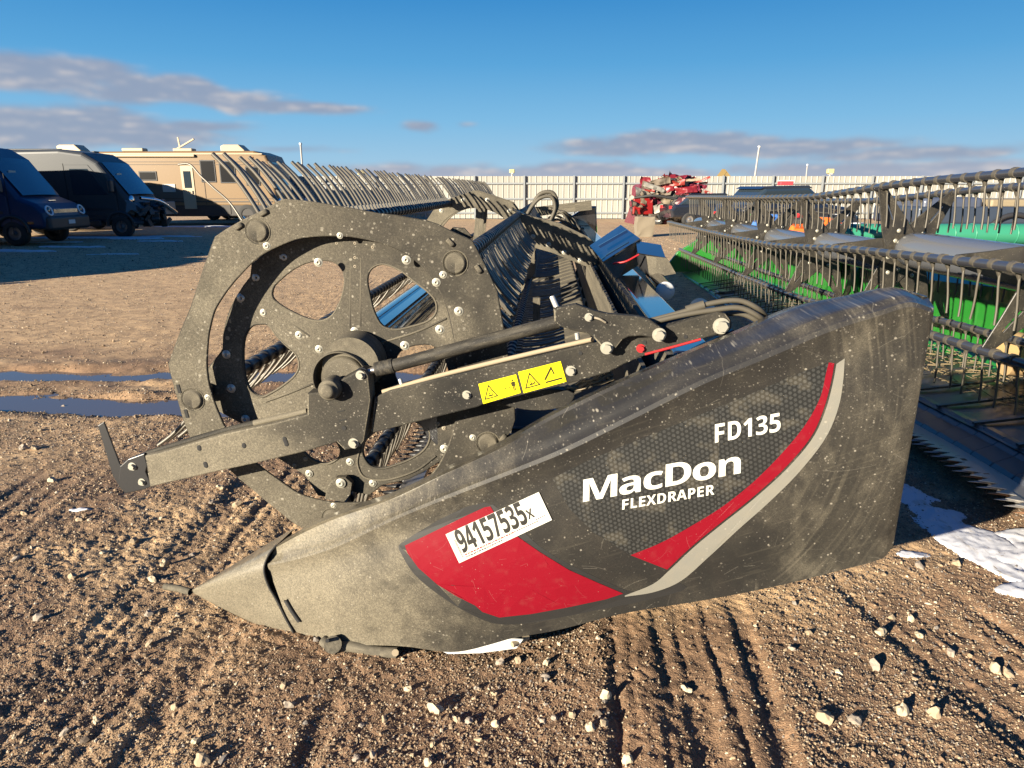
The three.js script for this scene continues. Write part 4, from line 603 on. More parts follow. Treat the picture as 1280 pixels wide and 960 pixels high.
  for (const s of [...spid, S1]) {
    const d = drop((s + prev) / 2), n = gp('reel_drum', (() => { const L0 = s - prev - 0.10, g = new THREE.LatheGeometry([[0.02, 0], [0.10, 0], [0.122, 0.02], [0.139, 0.10], [0.144, 0.3], [0.144, L0 - 0.3], [0.139, L0 - 0.1], [0.122, L0 - 0.02], [0.10, L0], [0.02, L0]].map(([a, b]) => new THREE.Vector2(a, b)), 40); g.rotateX(-Math.PI / 2); const k = Math.atan2(drop(s) - drop(prev), s - prev); g.rotateX(-k * 0); g.translate(CX, CY - d, -prev - 0.05); return g; })(), M.greyPoly);
    if (s < S1) {
      const hub = gp('reel_spider', (() => { const g = new THREE.CylinderGeometry(0.165, 0.165, 0.03, 36); g.rotateX(Math.PI / 2); g.translate(CX, CY - drop(s), -s); return g; })(), spiderMat);
      for (let b = 0; b < 6; b++) { const o = sub(hub, 'spider_arm', armShape, spiderMat); o.position.set(CX, CY - drop(s), -s - 0.012 + (b % 2) * 0.014); o.rotation.z = (176 - b * 60) * Math.PI / 180; for (const [rr, w] of [[0.14, 0.3], [0.20, -0.05]]) { const q = sub(hub, 'bolt', boltGeo, M_bolt), a = o.rotation.z + w; q.position.set(CX + rr * Math.cos(a), CY - drop(s) + rr * Math.sin(a), -s + 0.018); q.scale.setScalar(1.1); } }
    }
    prev = s;
  }
  // green back sheet with its top tube, stiffening ribs
  gp('back_sheet', strip([[3.50, 0.24], [3.62, 0.36], [3.66, 0.60], [3.66, 0.90], [3.80, 1.0], [3.92, 0.98]]), M.green);
  gp('back_tube', along(3.86, 0.95, 0.07, 16), M.green);
  for (let k = 0; k < 15; k++) { const s = 3 + k * 0.8; gp('sheet_rib', bar([3.635, 0.36 - drop(s), -s], [3.645, 0.86 - drop(s), -s], 0.05, 0.02), M.green); }
  // belts and slats, pan, cutterbar
  const beltMat = phys(0.02, 0.021, 0.024, 0.34, { clearcoat: 0.5, clearcoatRoughness: 0.25 }), shoeMat = phys(0.05, 0.053, 0.06, 0.35, { clearcoat: 0.5, clearcoatRoughness: 0.2 });
  gp('draper_belt', strip([[2.62, 0.19], [2.9, 0.22], [3.46, 0.31], [3.5, 0.24]]), beltMat);
  for (let s = 3.0; s < 13; s += 0.42) gp('belt_slat', bar([2.64, 0.207 - drop(s), -s], [3.44, 0.325 - drop(s), -s], 0.03, 0.016), beltMat);
  // straw litter on the belt
  { const r = rng(91), l = []; for (let k = 0; k < 700; k++) { const s = 3 + 10 * r() * r(), x = 2.95 + 0.5 * r(), y = 0.30 + (x - 2.95) * 0.16 - drop(s) - 0.045, a = r() * 6.3, n = 0.03 + 0.07 * r(); l.push(bar([x - n * Math.cos(a), y + 0.01, -s - n * Math.sin(a)], [x + n * Math.cos(a), y + 0.02 * r() + 0.01, -s + n * Math.sin(a)], 0.004, 0.004)); } const o = gp('straw_litter', merge(l), std(0.16, 0.12, 0.065, 0.9)); o.userData.kind = 'stuff'; }
  gp('gearbox', rod([3.42, 0.52, -4.95], [3.42, 0.52, -5.35], 0.13, 20), std(0.32, 0.22, 0.10, 0.6)); gp('gearbox', rod([3.3, 0.45, -5.1], [3.62, 0.45, -5.1], 0.10, 16), std(0.30, 0.20, 0.10, 0.6));
  for (let k = 0; k < 62; k++) { const s = 2.75 + k * 0.19; gp('edge_shoe', (() => { const g = profile([[2.46, 0.055], [2.50, 0.105], [2.60, 0.145], [2.66, 0.195], [2.70, 0.195], [2.70, 0.06]], 0.183, 0.005, 1); g.translate(0, 0.01 - drop(s), -s); return g; })(), shoeMat); }
  const knife = gp('cutterbar', strip([[2.36, 0.075], [2.36, 0.095], [2.48, 0.095], [2.48, 0.075]]), M.steel);
  const guard = (() => { const g = new THREE.ConeGeometry(0.020, 0.13, 7); g.rotateZ(Math.PI / 2); g.scale(1, 0.7, 1); return merge([g, box(0.06, 0.025, 0.03, 0.07, 0, 0)]); })(), rusty = std(0.20, 0.10, 0.05, 0.75, 0.2), sect = (() => { const g = profile([[-0.06, -0.0], [0.02, 0.036], [0.02, -0.036]], 0.004, 0.0005, 1); g.rotateX(Math.PI / 2); return g; })();
  for (let k = 0; k < 150; k++) { const s = 2.75 + k * 0.0762, o = sub(knife, 'knife_guard', guard, k % 3 ? M.steel : rusty); o.position.set(2.31, 0.082 - drop(s), -s); if (k < 60) { const q = sub(knife, 'knife_section', sect, M.steel); q.position.set(2.34, 0.104 - drop(s), -s - 0.038); } }
  // frame that carries the header, gauge wheel struts
  gp('main_beam', box(0.2, 0.2, S1 - S0, 4.05, 0.62, -(S0 + S1) / 2, 0.02), M.green);
  for (const s of [3.2, 6.2, 9.2, 12.2]) gp('support_leg', bar([3.7, 0.0, -s], [4.05, 0.62 , -s], 0.12, 0.12), M.green);
  for (const s of [5.5, 8.5, 11.5]) gp('skid_shoe', box(0.5, 0.07, 0.25, 2.95, 0.03 - 0, -s, 0.02), beltMat);
  gp('near_end_panel', (() => { const g = profile([[2.2, 0.05], [2.6, 0.6], [3.3, 1.05], [3.9, 1.05], [3.9, 0.1]], 0.08, 0.02, 2); g.translate(0, 0.06, -2.45); return g; })(), M.green);
  gp('far_end_panel', (() => { const g = profile([[2.2, 0.05], [2.6, 0.6], [3.3, 1.05], [3.9, 1.05], [3.9, 0.1]], 0.08, 0.02, 2); g.translate(0, -0.2, -14.8); return g; })(), M.green);
}
// ---------------------------------------------------------------- the white sheet-metal fence
{
  const z = -40.6, x0 = -16, bay = 2.78, n = 19, h = 2.34;
  const f = thing('metal_fence', 'cream white sheet metal fence with grey posts across the yard', 'fence', [x0, 0, z]);
  const sheetMat = [std(0.25, 0.243, 0.215, 0.55), std(0.238, 0.23, 0.203, 0.55), std(0.262, 0.255, 0.226, 0.55)], postMat = std(0.19, 0.205, 0.215, 0.5, 0.1);
  const sheet = (() => { const pts = [], m = 9, w = bay / m; for (let k = 0; k < m; k++) pts.push([k * w, 0], [k * w + 0.03, 0.03], [k * w + 0.06, 0.03], [k * w + 0.085, 0], [k * w + w * 0.55, 0.004]); pts.push([bay - 0.012, 0]); const pos = [], idx = []; for (const [a, b] of pts) pos.push(a, 0.04, b, a, h, b); for (let k = 0; k < pts.length - 1; k++) idx.push(2 * k, 2 * k + 2, 2 * k + 1, 2 * k + 1, 2 * k + 2, 2 * k + 3); const g = new THREE.BufferGeometry(); g.setAttribute('position', new THREE.Float32BufferAttribute(pos, 3)); g.setIndex(idx); return toCreasedNormals(g, 0.2); })();
  for (let k = 0; k < n; k++) {
    const s = part(f, 'fence_sheet', sheet, sheetMat[(k * 5) % 3]); s.position.set(k * bay, 0, 0);
    part(f, 'fence_post', box(0.10, h + 0.03, 0.10, k * bay, (h + 0.03) / 2, 0.11), postMat);
    for (const y of [0.35, 1.12, 1.95]) part(f, 'fence_rail', box(bay - 0.14, 0.09, 0.05, k * bay + bay / 2, y, 0.075), postMat);
  }
  part(f, 'fence_post', box(0.13, h + 0.03, 0.13, n * bay, (h + 0.03) / 2, 0.11), postMat);
}
// masts and lamps that stand behind the fence
{
  const mast = (px, top, z, r, label) => { const p = D(px, 236, z), t = D(px, top, z), m = thing('mast', label, 'mast', [p.x, 0, z], { group: 'masts standing behind the fence' }); part(m, 'pole', rod([0, 0, 0], [0.0, t.y, 0], r, 8), std(0.25, 0.24, 0.23, 0.6)); part(m, 'cap', rod([0, t.y, 0], [0, t.y + 0.12, 0], r * 1.6, 8), std(0.5, 0.5, 0.5, 0.6)); return m; };
  mast(940, 184, -70, 0.09, 'tall grey mast behind the white fence near a yellow boom').rotation.z = -0.06; mast(380, 181, -48, 0.06, 'thin grey mast rising behind the motorhome'); mast(1006, 207, -60, 0.05, 'short thin rod sticking up behind the dark car');
  const sign = (px, py, z, w, label) => { const p = D(px, py, z), m = thing('lamp_post', label, 'lamp post', [p.x, 0, z], { group: 'posts with pale heads behind the fence' }); part(m, 'pole', rod([0, 0, 0], [0, p.y - 0.1, 0], 0.05, 8), std(0.45, 0.42, 0.35, 0.6)); part(m, 'lamp_head', box(w, w * 0.7, 0.3, 0, p.y, 0, 0.05), std(0.42, 0.37, 0.17, 0.5)); part(m, 'bracket', box(w * 0.4, 0.1, 0.4, 0, p.y - w * 0.4, 0), std(0.3, 0.3, 0.3, 0.6)); };
  sign(640, 214, -42.5, 0.32, 'post with a pale yellow head above the fence behind the reel hose'); sign(451.5, 216, -44, 0.4, 'post with a pale yellow head beyond the row of reel fingers'); sign(1038, 214, -50, 0.45, 'post with a pale yellow head above the fence beyond the dark car');
  const b = D(905, 219, -55), bm = thing('digger_boom', 'yellow machine boom showing above the white fence', 'excavator', [b.x, 0, -55]), ym = std(0.19, 0.13, 0.045, 0.6);
  part(bm, 'boom', bar([-1.4, 1.0, 0], [0, b.y + 0.35, 0], 0.3, 0.35), ym); part(bm, 'stick', bar([-0.1, b.y + 0.35, 0], [1.2, 1.6, 0], 0.25, 0.28), ym); part(bm, 'body', box(2.6, 1.4, 2.2, -1.8, 1.0, -0.5, 0.15), ym); part(bm, 'track', box(3.2, 0.7, 2.4, -1.8, 0.35, -0.5, 0.2), M.rubber);
}
// ---------------------------------------------------------------- wheels
function wheel(r, w, rim) {
  const t = new THREE.LatheGeometry([[r * 0.55, -w / 2], [r * 0.86, -w / 2], [r * 0.97, -w * 0.36], [r, -w * 0.2], [r, w * 0.2], [r * 0.97, w * 0.36], [r * 0.86, w / 2], [r * 0.55, w / 2]].map(([a, b]) => new THREE.Vector2(a, b)), 28); t.rotateX(Math.PI / 2);
  const h = new THREE.LatheGeometry([[0, w * 0.38], [r * 0.18, w * 0.38], [r * 0.22, w * 0.25], [r * 0.5, w * 0.34], [r * 0.58, w * 0.42], [r * 0.58, -w * 0.4]].map(([a, b]) => new THREE.Vector2(a, b)), 24); h.rotateX(Math.PI / 2); return [t, h];
}
// ---------------------------------------------------------------- delivery vans parked nose to the right
function deliveryVan(label, nose, z, paint, wrecked = false) {
  const v = thing('delivery_van', label, 'van', [nose - 3.1, 0, z - 1.05], { group: 'delivery vans parked in a row' }), W = 2.1, zf = W / 2;
  const prof = wrecked ? [[-3.3, 0.5], [-3.35, 2.6], [-3.15, 2.9], [0.2, 2.97], [1.0, 2.86], [1.5, 2.55], [2.3, 1.42], [2.42, 1.2], [2.25, 0.55]] : [[-3.3, 0.5], [-3.35, 2.6], [-3.15, 2.9], [0.2, 2.97], [1.0, 2.86], [1.5, 2.55], [2.3, 1.42], [2.75, 1.24], [3.0, 1.0], [3.06, 0.72], [3.0, 0.5]];
  part(v, 'body', profile(prof, W, 0.14, 4), paint);
  // windscreen on the sloping front, side glass, doors
  const ws = (() => { const g = new THREE.PlaneGeometry(1.32, 1.72, 6, 6), p = g.attributes.position; for (let i = 0; i < p.count; i++) { const a = p.getX(i) / 1.32 + 0.5, b = p.getY(i); p.setXYZ(i, lerp(1.50, 2.30, a) + 0.03 + 0.03 * Math.cos(b * 1.6), lerp(2.52, 1.45, a) + 0.02 + 0.02 * Math.cos(b * 1.6), -b); } g.computeVertexNormals(); return g; })();
  part(v, 'windscreen', ws, M.glassBlue);
  const door = part(v, 'door', profile([[0.35, 0.75], [0.35, 2.45], [1.15, 2.45], [1.95, 1.42], [1.95, 0.75]], 0.02, 0.008, 1).translate(0, 0, zf + 0.005), paint);
  sub(door, 'door_window', profile([[0.5, 1.45], [0.5, 2.32], [1.12, 2.32], [1.72, 1.45]], 0.012, 0.003, 1).translate(0, 0, zf + 0.018), M.glassDark);
  sub(door, 'door_handle', box(0.16, 0.04, 0.03, 0.55, 1.25, zf + 0.03, 0.01), M.plasticBlack);
  const mir = part(v, 'mirror', box(0.14, 0.42, 0.2, 1.95, 1.75, zf + 0.22, 0.05), M.plasticBlack); sub(mir, 'mirror_arm', bar([1.85, 1.6, zf], [1.95, 1.65, zf + 0.2], 0.05, 0.05), M.plasticBlack);
  part(v, 'sill', box(4.4, 0.22, W + 0.02, -0.9, 0.5, 0, 0.05), M.plasticBlack);
  const [tg, rg] = wheel(0.38, 0.26);
  for (const x of [-2.1, 2.0]) for (const s of [1, -1]) { if (wrecked && x > 0 && s < 0) continue; const w = part(v, 'wheel', tg, M.rubber); w.position.set(x, 0.38, s * (zf - 0.12)); w.rotation.y = s > 0 ? 0 : Math.PI; sub(w, 'rim', rg, std(0.12, 0.12, 0.13, 0.4, 0.6)); part(v, 'wheel_arch', new THREE.TorusGeometry(0.47, 0.06, 8, 20, Math.PI).translate(x, 0.40, s * (zf - 0.005)), M.plasticBlack); }
  if (!wrecked) {
    part(v, 'bumper', box(0.3, 0.42, W - 0.06, 2.98, 0.66, 0, 0.1), M.plasticBlack); part(v, 'number_plate', box(0.012, 0.12, 0.32, 3.14, 0.68, 0.0), std(0.5, 0.5, 0.5, 0.6));
    for (const s of [1, -1]) { const hl = part(v, 'headlight', new THREE.TorusGeometry(0.135, 0.028, 10, 24).rotateY(Math.PI / 2).rotateZ(0.35).translate(3.0, 1.03, s * 0.80), std(0.6, 0.62, 0.64, 0.3)); sub(hl, 'lens', new THREE.SphereGeometry(0.10, 14, 10).scale(0.45, 1, 1).translate(2.97, 1.03, s * 0.80), M.glassDark); }
    part(v, 'badge', box(0.03, 0.02, 0.34, 2.62, 1.32, 0), M.chrome); part(v, 'side_marker', box(0.18, 0.07, 0.02, 2.55, 0.68, zf + 0.005, 0.008), std(0.45, 0.12, 0.02, 0.4)); part(v, 'nose_panel', box(0.04, 0.20, 1.2, 2.99, 0.98, 0, 0.02), M.glassDark);
  } else {
    // torn front: bare engine bay, bent bumper bar and dangling trim
    const r = rng(21), bits = []; for (let k = 0; k < 60; k++) { const g = box(0.08 + 0.3 * r(), 0.06 + 0.25 * r(), 0.08 + 0.3 * r(), 0, 0, 0, 0.02); g.rotateX(r() * 3); g.rotateY(r() * 3); g.translate(2.2 + 0.65 * r(), 0.45 + 0.75 * r(), (r() - 0.5) * 1.9); bits.push(g); }
    part(v, 'engine_bay', merge(bits), std(0.03, 0.032, 0.036, 0.5)).userData.label = 'exposed wrecked engine bay'; part(v, 'bent_grille', tube([[2.75, 1.35, 0.95], [3.05, 1.25, 0.3], [3.1, 0.95, -0.5], [3.05, 0.8, -0.95]], 0.06, 20, 8), M.chrome); part(v, 'grille_panel', box(0.06, 0.45, 0.8, 3.02, 0.98, -0.55, 0.02), std(0.10, 0.11, 0.12, 0.4)); part(v, 'broken_headlight', new THREE.SphereGeometry(0.16, 12, 8).scale(0.5, 1, 1).translate(2.35, 1.28, 0.8), M.chrome); part(v, 'strut', bar([2.0, 1.2, 0.9], [2.7, 0.8, 0.85], 0.08, 0.08), std(0.15, 0.2, 0.24, 0.4)); part(v, 'torn_wing', profile([[2.15, 1.32], [2.6, 1.18], [2.7, 0.9], [2.4, 0.95], [2.2, 0.8]], 0.03, 0.008, 1).translate(0, 0, zf - 0.02), std(0.1, 0.14, 0.17, 0.3));
  }
  for (const x of [0.30, 2.0, -1.2, -3.0]) part(v, 'panel_gap', box(0.018, 1.75, 0.006, x, 1.62 - (x > 1 ? 0.4 : 0), zf + 0.004), M_hole); part(v, 'side_moulding', box(5.0, 0.09, 0.03, -0.7, 0.98, zf + 0.006, 0.01), M.plasticBlack); part(v, 'wiper', bar([2.26, 1.55, -0.5], [1.95, 1.98, 0.15], 0.02, 0.02), M.rubber); part(v, 'dashboard_card', box(0.02, 0.16, 0.3, 1.86, 2.11, 0.45).rotateZ(0), std(0.25, 0.33, 0.32, 0.5));
  part(v, 'roof_marker', box(0.1, 0.05, 0.3, 0.9, 2.92, 0, 0.02), M.plasticBlack);
  part(v, 'roof_rail', box(3.2, 0.05, 0.06, -1.4, 2.965, 0.8, 0.02), paint);
  return v;
}
const vanBlue = phys(0.010, 0.028, 0.072, 0.34, { specularIntensity: 0.8 }), vanGrey = phys(0.036, 0.040, 0.045, 0.40, { specularIntensity: 0.6 });
deliveryVan('dark blue delivery van with round headlight rings and its whole front intact', -13.75, -21.2, vanBlue);
deliveryVan('grey delivery van with torn-off front and exposed engine bay', -12.6, -25.0, vanGrey, true);
deliveryVan('dark delivery van hidden behind the wrecked grey van', -16.8, -28.9, vanBlue);
deliveryVan('dark delivery van parked right next to the intact blue one', -13.6, -16.6, vanBlue);
deliveryVan('dark delivery van two places along from the intact blue one', -12.9, -12.2, vanBlue);
deliveryVan('dark delivery van closing the row nearest the puddled ruts', -13.4, -8.0, vanBlue);
deliveryVan('dark van with its nose past the front of the motorhome', -11.1, -39.0, vanBlue);
// ---------------------------------------------------------------- motorhome
{
  const xf = D(345, 236, -33.6).x, z = -33.6, v = thing('motorhome', 'tan and brown motorhome with roof air conditioners behind the vans', 'motorhome', [xf - 5.2, 0, z - 1.25]), W = 2.5, zf = W / 2, hs = (px, py) => { const p = D(px, py, z); return [p.x - (xf - 5.2), p.y]; };
  const tan = std(0.165, 0.105, 0.050, 0.4), brown = std(0.10, 0.08, 0.06, 0.4), cream = std(0.36, 0.29, 0.19, 0.4), tinted = phys(0.004, 0.004, 0.005, 0.35, { specularIntensity: 0.35 });
  part(v, 'body', profile([[-5.6, 0.85], [-5.65, 3.1], [-5.5, 3.3], [4.3, 3.34], [4.85, 3.15], [5.1, 2.6], [5.2, 1.4], [5.15, 0.85]], W, 0.12, 4), tan);
  part(v, 'skirt', profile([[-5.6, 0.40], [-5.6, 1.0], [5.14, 1.0], [5.1, 0.42]], W - 0.03, 0.04, 2), std(0.035, 0.032, 0.03, 0.4));
  part(v, 'swoosh', profile([[-5.5, 1.10], [-5.5, 2.1], [-3.2, 2.0], [0.4, 1.75], [1.2, 1.4], [1.5, 1.1]], 0.012, 0.003, 1).translate(0, 0, zf + 0.002), brown); part(v, 'stripe', box(10.4, 0.05, 0.012, -0.2, 1.08, zf + 0.012), std(0.04, 0.035, 0.03, 0.5)); for (const y of [2.86, 2.74, 1.22]) part(v, 'stripe', box(10.4, 0.035, 0.012, -0.2, y, zf + 0.008), std(0.08, 0.05, 0.025, 0.5)); part(v, 'awning', rod([-5.0, 3.12, zf + 0.05], [1.6, 3.12, zf + 0.05], 0.07, 12), cream);
  const win = (x0, x1, y0, y1) => { const f = part(v, 'window', box(x1 - x0, y1 - y0, 0.03, (x0 + x1) / 2, (y0 + y1) / 2, zf + 0.012, 0.01), M.plasticBlack); sub(f, 'pane', box(x1 - x0 - 0.1, y1 - y0 - 0.1, 0.012, (x0 + x1) / 2, (y0 + y1) / 2, zf + 0.026), tinted); return f; };
  const q = (a, b, c, d) => { const [x0, y1] = hs(a, b), [x1, y0] = hs(c, d); return [x0, x1, y0, y1]; };
  win(...q(173, 214, 197, 226)); win(...q(249, 200, 271, 228)); win(...q(273, 201, 296, 229)); win(...q(306, 208, 326, 232));
  { const [x0, x1, , y1] = q(225, 207, 246, 255), d = part(v, 'door', box(x1 - x0, y1 - 0.75, 0.03, (x0 + x1) / 2, (y1 + 0.75) / 2, zf + 0.014, 0.01), cream); sub(d, 'door_window', box((x1 - x0) * 0.6, 0.75, 0.02, (x0 + x1) / 2, y1 - 0.62, zf + 0.028), M.glassDark); sub(d, 'door_handle', box(0.05, 0.15, 0.03, x1 - 0.1, 1.5, zf + 0.04), M.chrome); }
  { const [x0, x1, y0, y1] = q(203, 230, 220, 240); part(v, 'vent', box(x1 - x0, y1 - y0, 0.03, (x0 + x1) / 2, (y0 + y1) / 2, zf + 0.014), std(0.4, 0.38, 0.33, 0.6)); }
  part(v, 'windscreen', (() => { const g = new THREE.PlaneGeometry(1.35, 2.1, 4, 8), p = g.attributes.position; for (let i = 0; i < p.count; i++) { const a = 0.5 - p.getX(i) / 1.35, b = p.getY(i); p.setXYZ(i, lerp(5.19, 4.95, a) + 0.03 + 0.03 * Math.cos(b), lerp(1.5, 2.85, a), -b); } g.computeVertexNormals(); return g; })(), M.glassDark);
  for (const x of [-4.2, -2.0, 1.9, 4.3]) part(v, 'panel_gap', box(0.025, 2.0, 0.008, x, 1.95, zf + 0.012), std(0.08, 0.05, 0.03, 0.6)); part(v, 'gutter', box(10.2, 0.05, 0.06, -0.4, 3.2, zf + 0.01), cream); part(v, 'marker_lamp', box(0.12, 0.06, 0.03, 4.2, 3.05, zf + 0.02), std(0.5, 0.2, 0.02, 0.4));
  part(v, 'bumper', box(0.25, 0.4, W - 0.05, 5.15, 0.62, 0, 0.08), cream);
  for (const s of [0.85, -0.85]) part(v, 'headlight', new THREE.SphereGeometry(0.17, 14, 10).scale(0.4, 0.8, 1.2).translate(5.2, 1.1, s), M.chrome);
  for (const x of [-4.6, 3.05]) { const u = part(v, 'air_conditioner', profile([[-0.5, 0], [-0.5, 0.26], [-0.35, 0.33], [0.35, 0.33], [0.62, 0.08], [0.62, 0]], 0.8, 0.04, 2).translate(x, 3.32, 0.2), cream); sub(u, 'grille', box(0.04, 0.16, 0.6, x - 0.5, 3.48, 0.2), std(0.2, 0.2, 0.2, 0.7)); }
  part(v, 'roof_vent', box(1.0, 0.16, 0.5, -1.6, 3.42, 0.3, 0.05), cream); const dish = part(v, 'antenna_base', box(0.9, 0.14, 0.5, 0.7, 3.42, 0.2, 0.04), cream); sub(dish, 'antenna_arm', bar([0.3, 3.45, 0.2], [1.2, 3.92, 0.2], 0.1, 0.06), cream); sub(dish, 'antenna_mast', bar([0.5, 3.45, 0.2], [0.45, 4.0, 0.2], 0.06, 0.06), cream);
  const [tg, rg] = wheel(0.5, 0.3); const wx = hs(309, 265)[0]; for (const x of [-3.2, wx]) { const w = part(v, 'wheel', tg, M.rubber); w.position.set(x, 0.5, zf - 0.14); sub(w, 'rim', rg, M.chrome); const w2 = part(v, 'wheel', tg, M.rubber); w2.position.set(x, 0.5, -zf + 0.14); }
  const mir = part(v, 'mirror', box(0.16, 0.5, 0.26, 5.15, 2.2, zf + 0.3, 0.06), M.chrome); sub(mir, 'mirror_arm', bar([4.95, 2.55, zf - 0.1], [5.15, 2.45, zf + 0.3], 0.05, 0.05), M.plasticBlack);
  for (const [x0, x1] of [[-5.3, -3.9], [-2.5, -0.9], [2.6, 3.0]]) part(v, 'luggage_hatch', box(x1 - x0, 0.42, 0.02, (x0 + x1) / 2, 0.72, zf - 0.005, 0.005), std(0.05, 0.045, 0.04, 0.35));
}
// ---------------------------------------------------------------- crushed red wreck in front of the fence
{
  const c = G(828, 278), z = c.z + 1, p = D(828, 278, z), t = thing('crushed_car', 'crushed heap of a red car with crumpled panels before the fence', 'wreck', [p.x, 0, z]);
  const r = rng(33), mats = [std(0.14, 0.010, 0.014, 0.4), std(0.18, 0.02, 0.014, 0.45), std(0.10, 0.008, 0.02, 0.4), std(0.17, 0.135, 0.09, 0.7), std(0.025, 0.025, 0.025, 0.6), std(0.20, 0.19, 0.165, 0.6), std(0.10, 0.08, 0.06, 0.8)];
  const crumple = (w, h, seed, amp) => { const g = new THREE.PlaneGeometry(w, h, 12, 8), q = g.attributes.position; for (let i = 0; i < q.count; i++) { const x = q.getX(i), y = q.getY(i); q.setXYZ(i, x + 0.12 * amp * (vn(x * 3 + seed, y * 3) - 0.5), y + 0.4 * amp * (vn(x * 1.5, y * 2 + seed) - 0.5), amp * (vn(x * 2.5 + seed, y * 3.5) - 0.5) + 0.3 * amp * (vn(x * 8, y * 8 + seed) - 0.5)); } const n = toCreasedNormals(g, 0.3); return n; };
  part(t, 'car_body', (() => { const g = new THREE.BoxGeometry(3.2, 1.9, 2.2, 14, 10, 10), q = g.attributes.position; for (let i = 0; i < q.count; i++) { const x = q.getX(i), y = q.getY(i), zz = q.getZ(i); const n = 0.55 * (fbm(x * 1.7 + zz, y * 1.7 + zz * 1.3, 3) - 0.5); q.setXYZ(i, x * (1 - 0.12 * (y + 0.95)) + n, y + 0.95 + n * 0.8 - (x > 0 ? 0.25 * x * (y > 0 ? 1 : 0) : 0), zz + n); } return toCreasedNormals(g, 0.3); })(), mats[2]);
  for (let k = 0; k < 110; k++) { const g = crumple(0.3 + 0.9 * r(), 0.10 + 0.32 * r(), k * 13, 0.28); const o = part(t, 'crumpled_panel', g, mats[Math.floor(Math.pow(r(), 1.15) * mats.length)]); o.position.set(-1.5 + 3.2 * r(), 0.3 + 1.75 * r(), 0.95 + 0.5 * r()); o.rotation.set((r() - 0.5) * 1.2, (r() - 0.5) * 1.4, (r() - 0.5) * 0.7); }
  for (let k = 0; k < 9; k++) { const g = crumple(0.8 + 0.8 * r(), 0.6 + 0.5 * r(), k * 7 + 90, 0.5); g.rotateX(-1.4); const o = part(t, 'roof_scrap', g, mats[k % 4]); o.position.set(-1.1 + 2.1 * r(), 1.85 + 0.35 * r(), (r() - 0.3) * 1.2); o.rotation.set((r() - 0.5), (r() - 0.5), (r() - 0.5) * 0.8); }
  { const [tg, rg] = wheel(0.33, 0.22); for (const [x, y, zz, a] of [[1.35, 0.33, 1.15, 0.3], [-0.5, 0.3, 1.2, -0.2]]) { const w = part(t, 'wheel', tg, M.rubber); w.position.set(x, y, zz); w.rotation.y = a; sub(w, 'rim', rg, M.steel); } }
  part(t, 'bent_bumper', tube([[-1.7, 1.25, 1.4], [-0.8, 1.35, 1.55], [0.2, 1.2, 1.5], [1.5, 1.05, 1.45]], 0.06, 20, 8), mats[4]); part(t, 'folded_bonnet', crumple(1.7, 0.9, 400, 0.3).rotateX(-1.0).translate(0.5, 1.35, 1.0), mats[1]);
  part(t, 'tail_panel', box(0.95, 0.75, 0.3, -1.25, 0.85, 1.25, 0.05), std(0.16, 0.006, 0.006, 0.3)); part(t, 'underbody_block', box(2.8, 0.5, 1.8, 0, 0.22, 0.2, 0.06), mats[6]);
  const pl = thing('rubble_block', 'tan crumbling block beside the crushed red car', 'block', [D(805, 285, z + 10).x, 0, z + 10]); part(pl, 'block', (() => { const g = new THREE.BoxGeometry(0.6, 0.7, 0.6, 6, 6, 6), q = g.attributes.position; for (let i = 0; i < q.count; i++) { const n = 0.12 * (fbm(q.getX(i) * 5, q.getY(i) * 5 + q.getZ(i) * 3, 3) - 0.5); q.setXYZ(i, q.getX(i) + n, q.getY(i) + 0.35 + n * 0.5, q.getZ(i) + n); } return toCreasedNormals(g, 0.4); })(), std(0.15, 0.125, 0.09, 0.95));
}
// ---------------------------------------------------------------- cars and yard machines seen through the far reel
function carThing(label, x, z, turn, paint, { suv = false } = {}) {
  const c = thing('parked_car', label, 'car', [x, 0, z], { turn }), k = suv ? 1.2 : 1;
  part(c, 'body', profile([[-2.2, 0.4], [-2.28, 0.75], [-2.1, 0.98 * k], [-1.2, 1.0 * k], [1.0, 0.98 * k], [2.0, 0.86 * k], [2.25, 0.62], [2.2, 0.35]], 1.8, 0.12, 3), paint);
  part(c, 'cabin', profile([[-1.9, 0.95 * k], [-1.35, 1.42 * k], [0.25, 1.45 * k], [1.05, 0.96 * k]], 1.55, 0.12, 3), M.glassDark); part(c, 'roof', profile([[-1.5, 1.38 * k], [-1.35, 1.45 * k], [0.25, 1.475 * k], [0.4, 1.40 * k]], 1.5, 0.03, 2), paint);
  const [tg, rg] = wheel(0.33, 0.22); for (const wx of [-1.4, 1.4]) for (const s of [1, -1]) { const w = part(c, 'wheel', tg, M.rubber); w.position.set(wx, 0.33, s * 0.82); w.rotation.y = s > 0 ? 0 : Math.PI; sub(w, 'rim', rg, M.steel); }
  for (const s of [0.65, -0.65]) { part(c, 'headlight', new THREE.SphereGeometry(0.12, 10, 8).scale(0.5, 0.7, 1.3).translate(2.2, 0.72, s), M.chrome); part(c, 'tail_light', box(0.06, 0.16, 0.3, -2.22, 0.85, s, 0.02), M.red); }
  for (const s of [1, -1]) part(c, 'pillar', bar([-0.5, 0.95 * k, s * 0.775], [-0.55, 1.42 * k, s * 0.73], 0.02, 0.08), paint);
  return c;
}
const darkPaint = phys(0.012, 0.014, 0.02, 0.25, { clearcoat: 1 });
carThing('black car with a red object on its roof parked before the white fence', D(985, 236, -24).x, -24, 0.25, darkPaint, { suv: true });
{ const p = D(986, 230, -23.6), o = thing('red_carton', 'small red box lying on the roof of the black car', 'box', [p.x, 1.765, -23.9]); part(o, 'carton', box(0.42, 0.13, 0.3, 0, 0.075, 0, 0.02), std(0.42, 0.03, 0.04, 0.6)); part(o, 'lid', box(0.44, 0.03, 0.32, 0, 0.15, 0), std(0.5, 0.42, 0.4, 0.6)); }
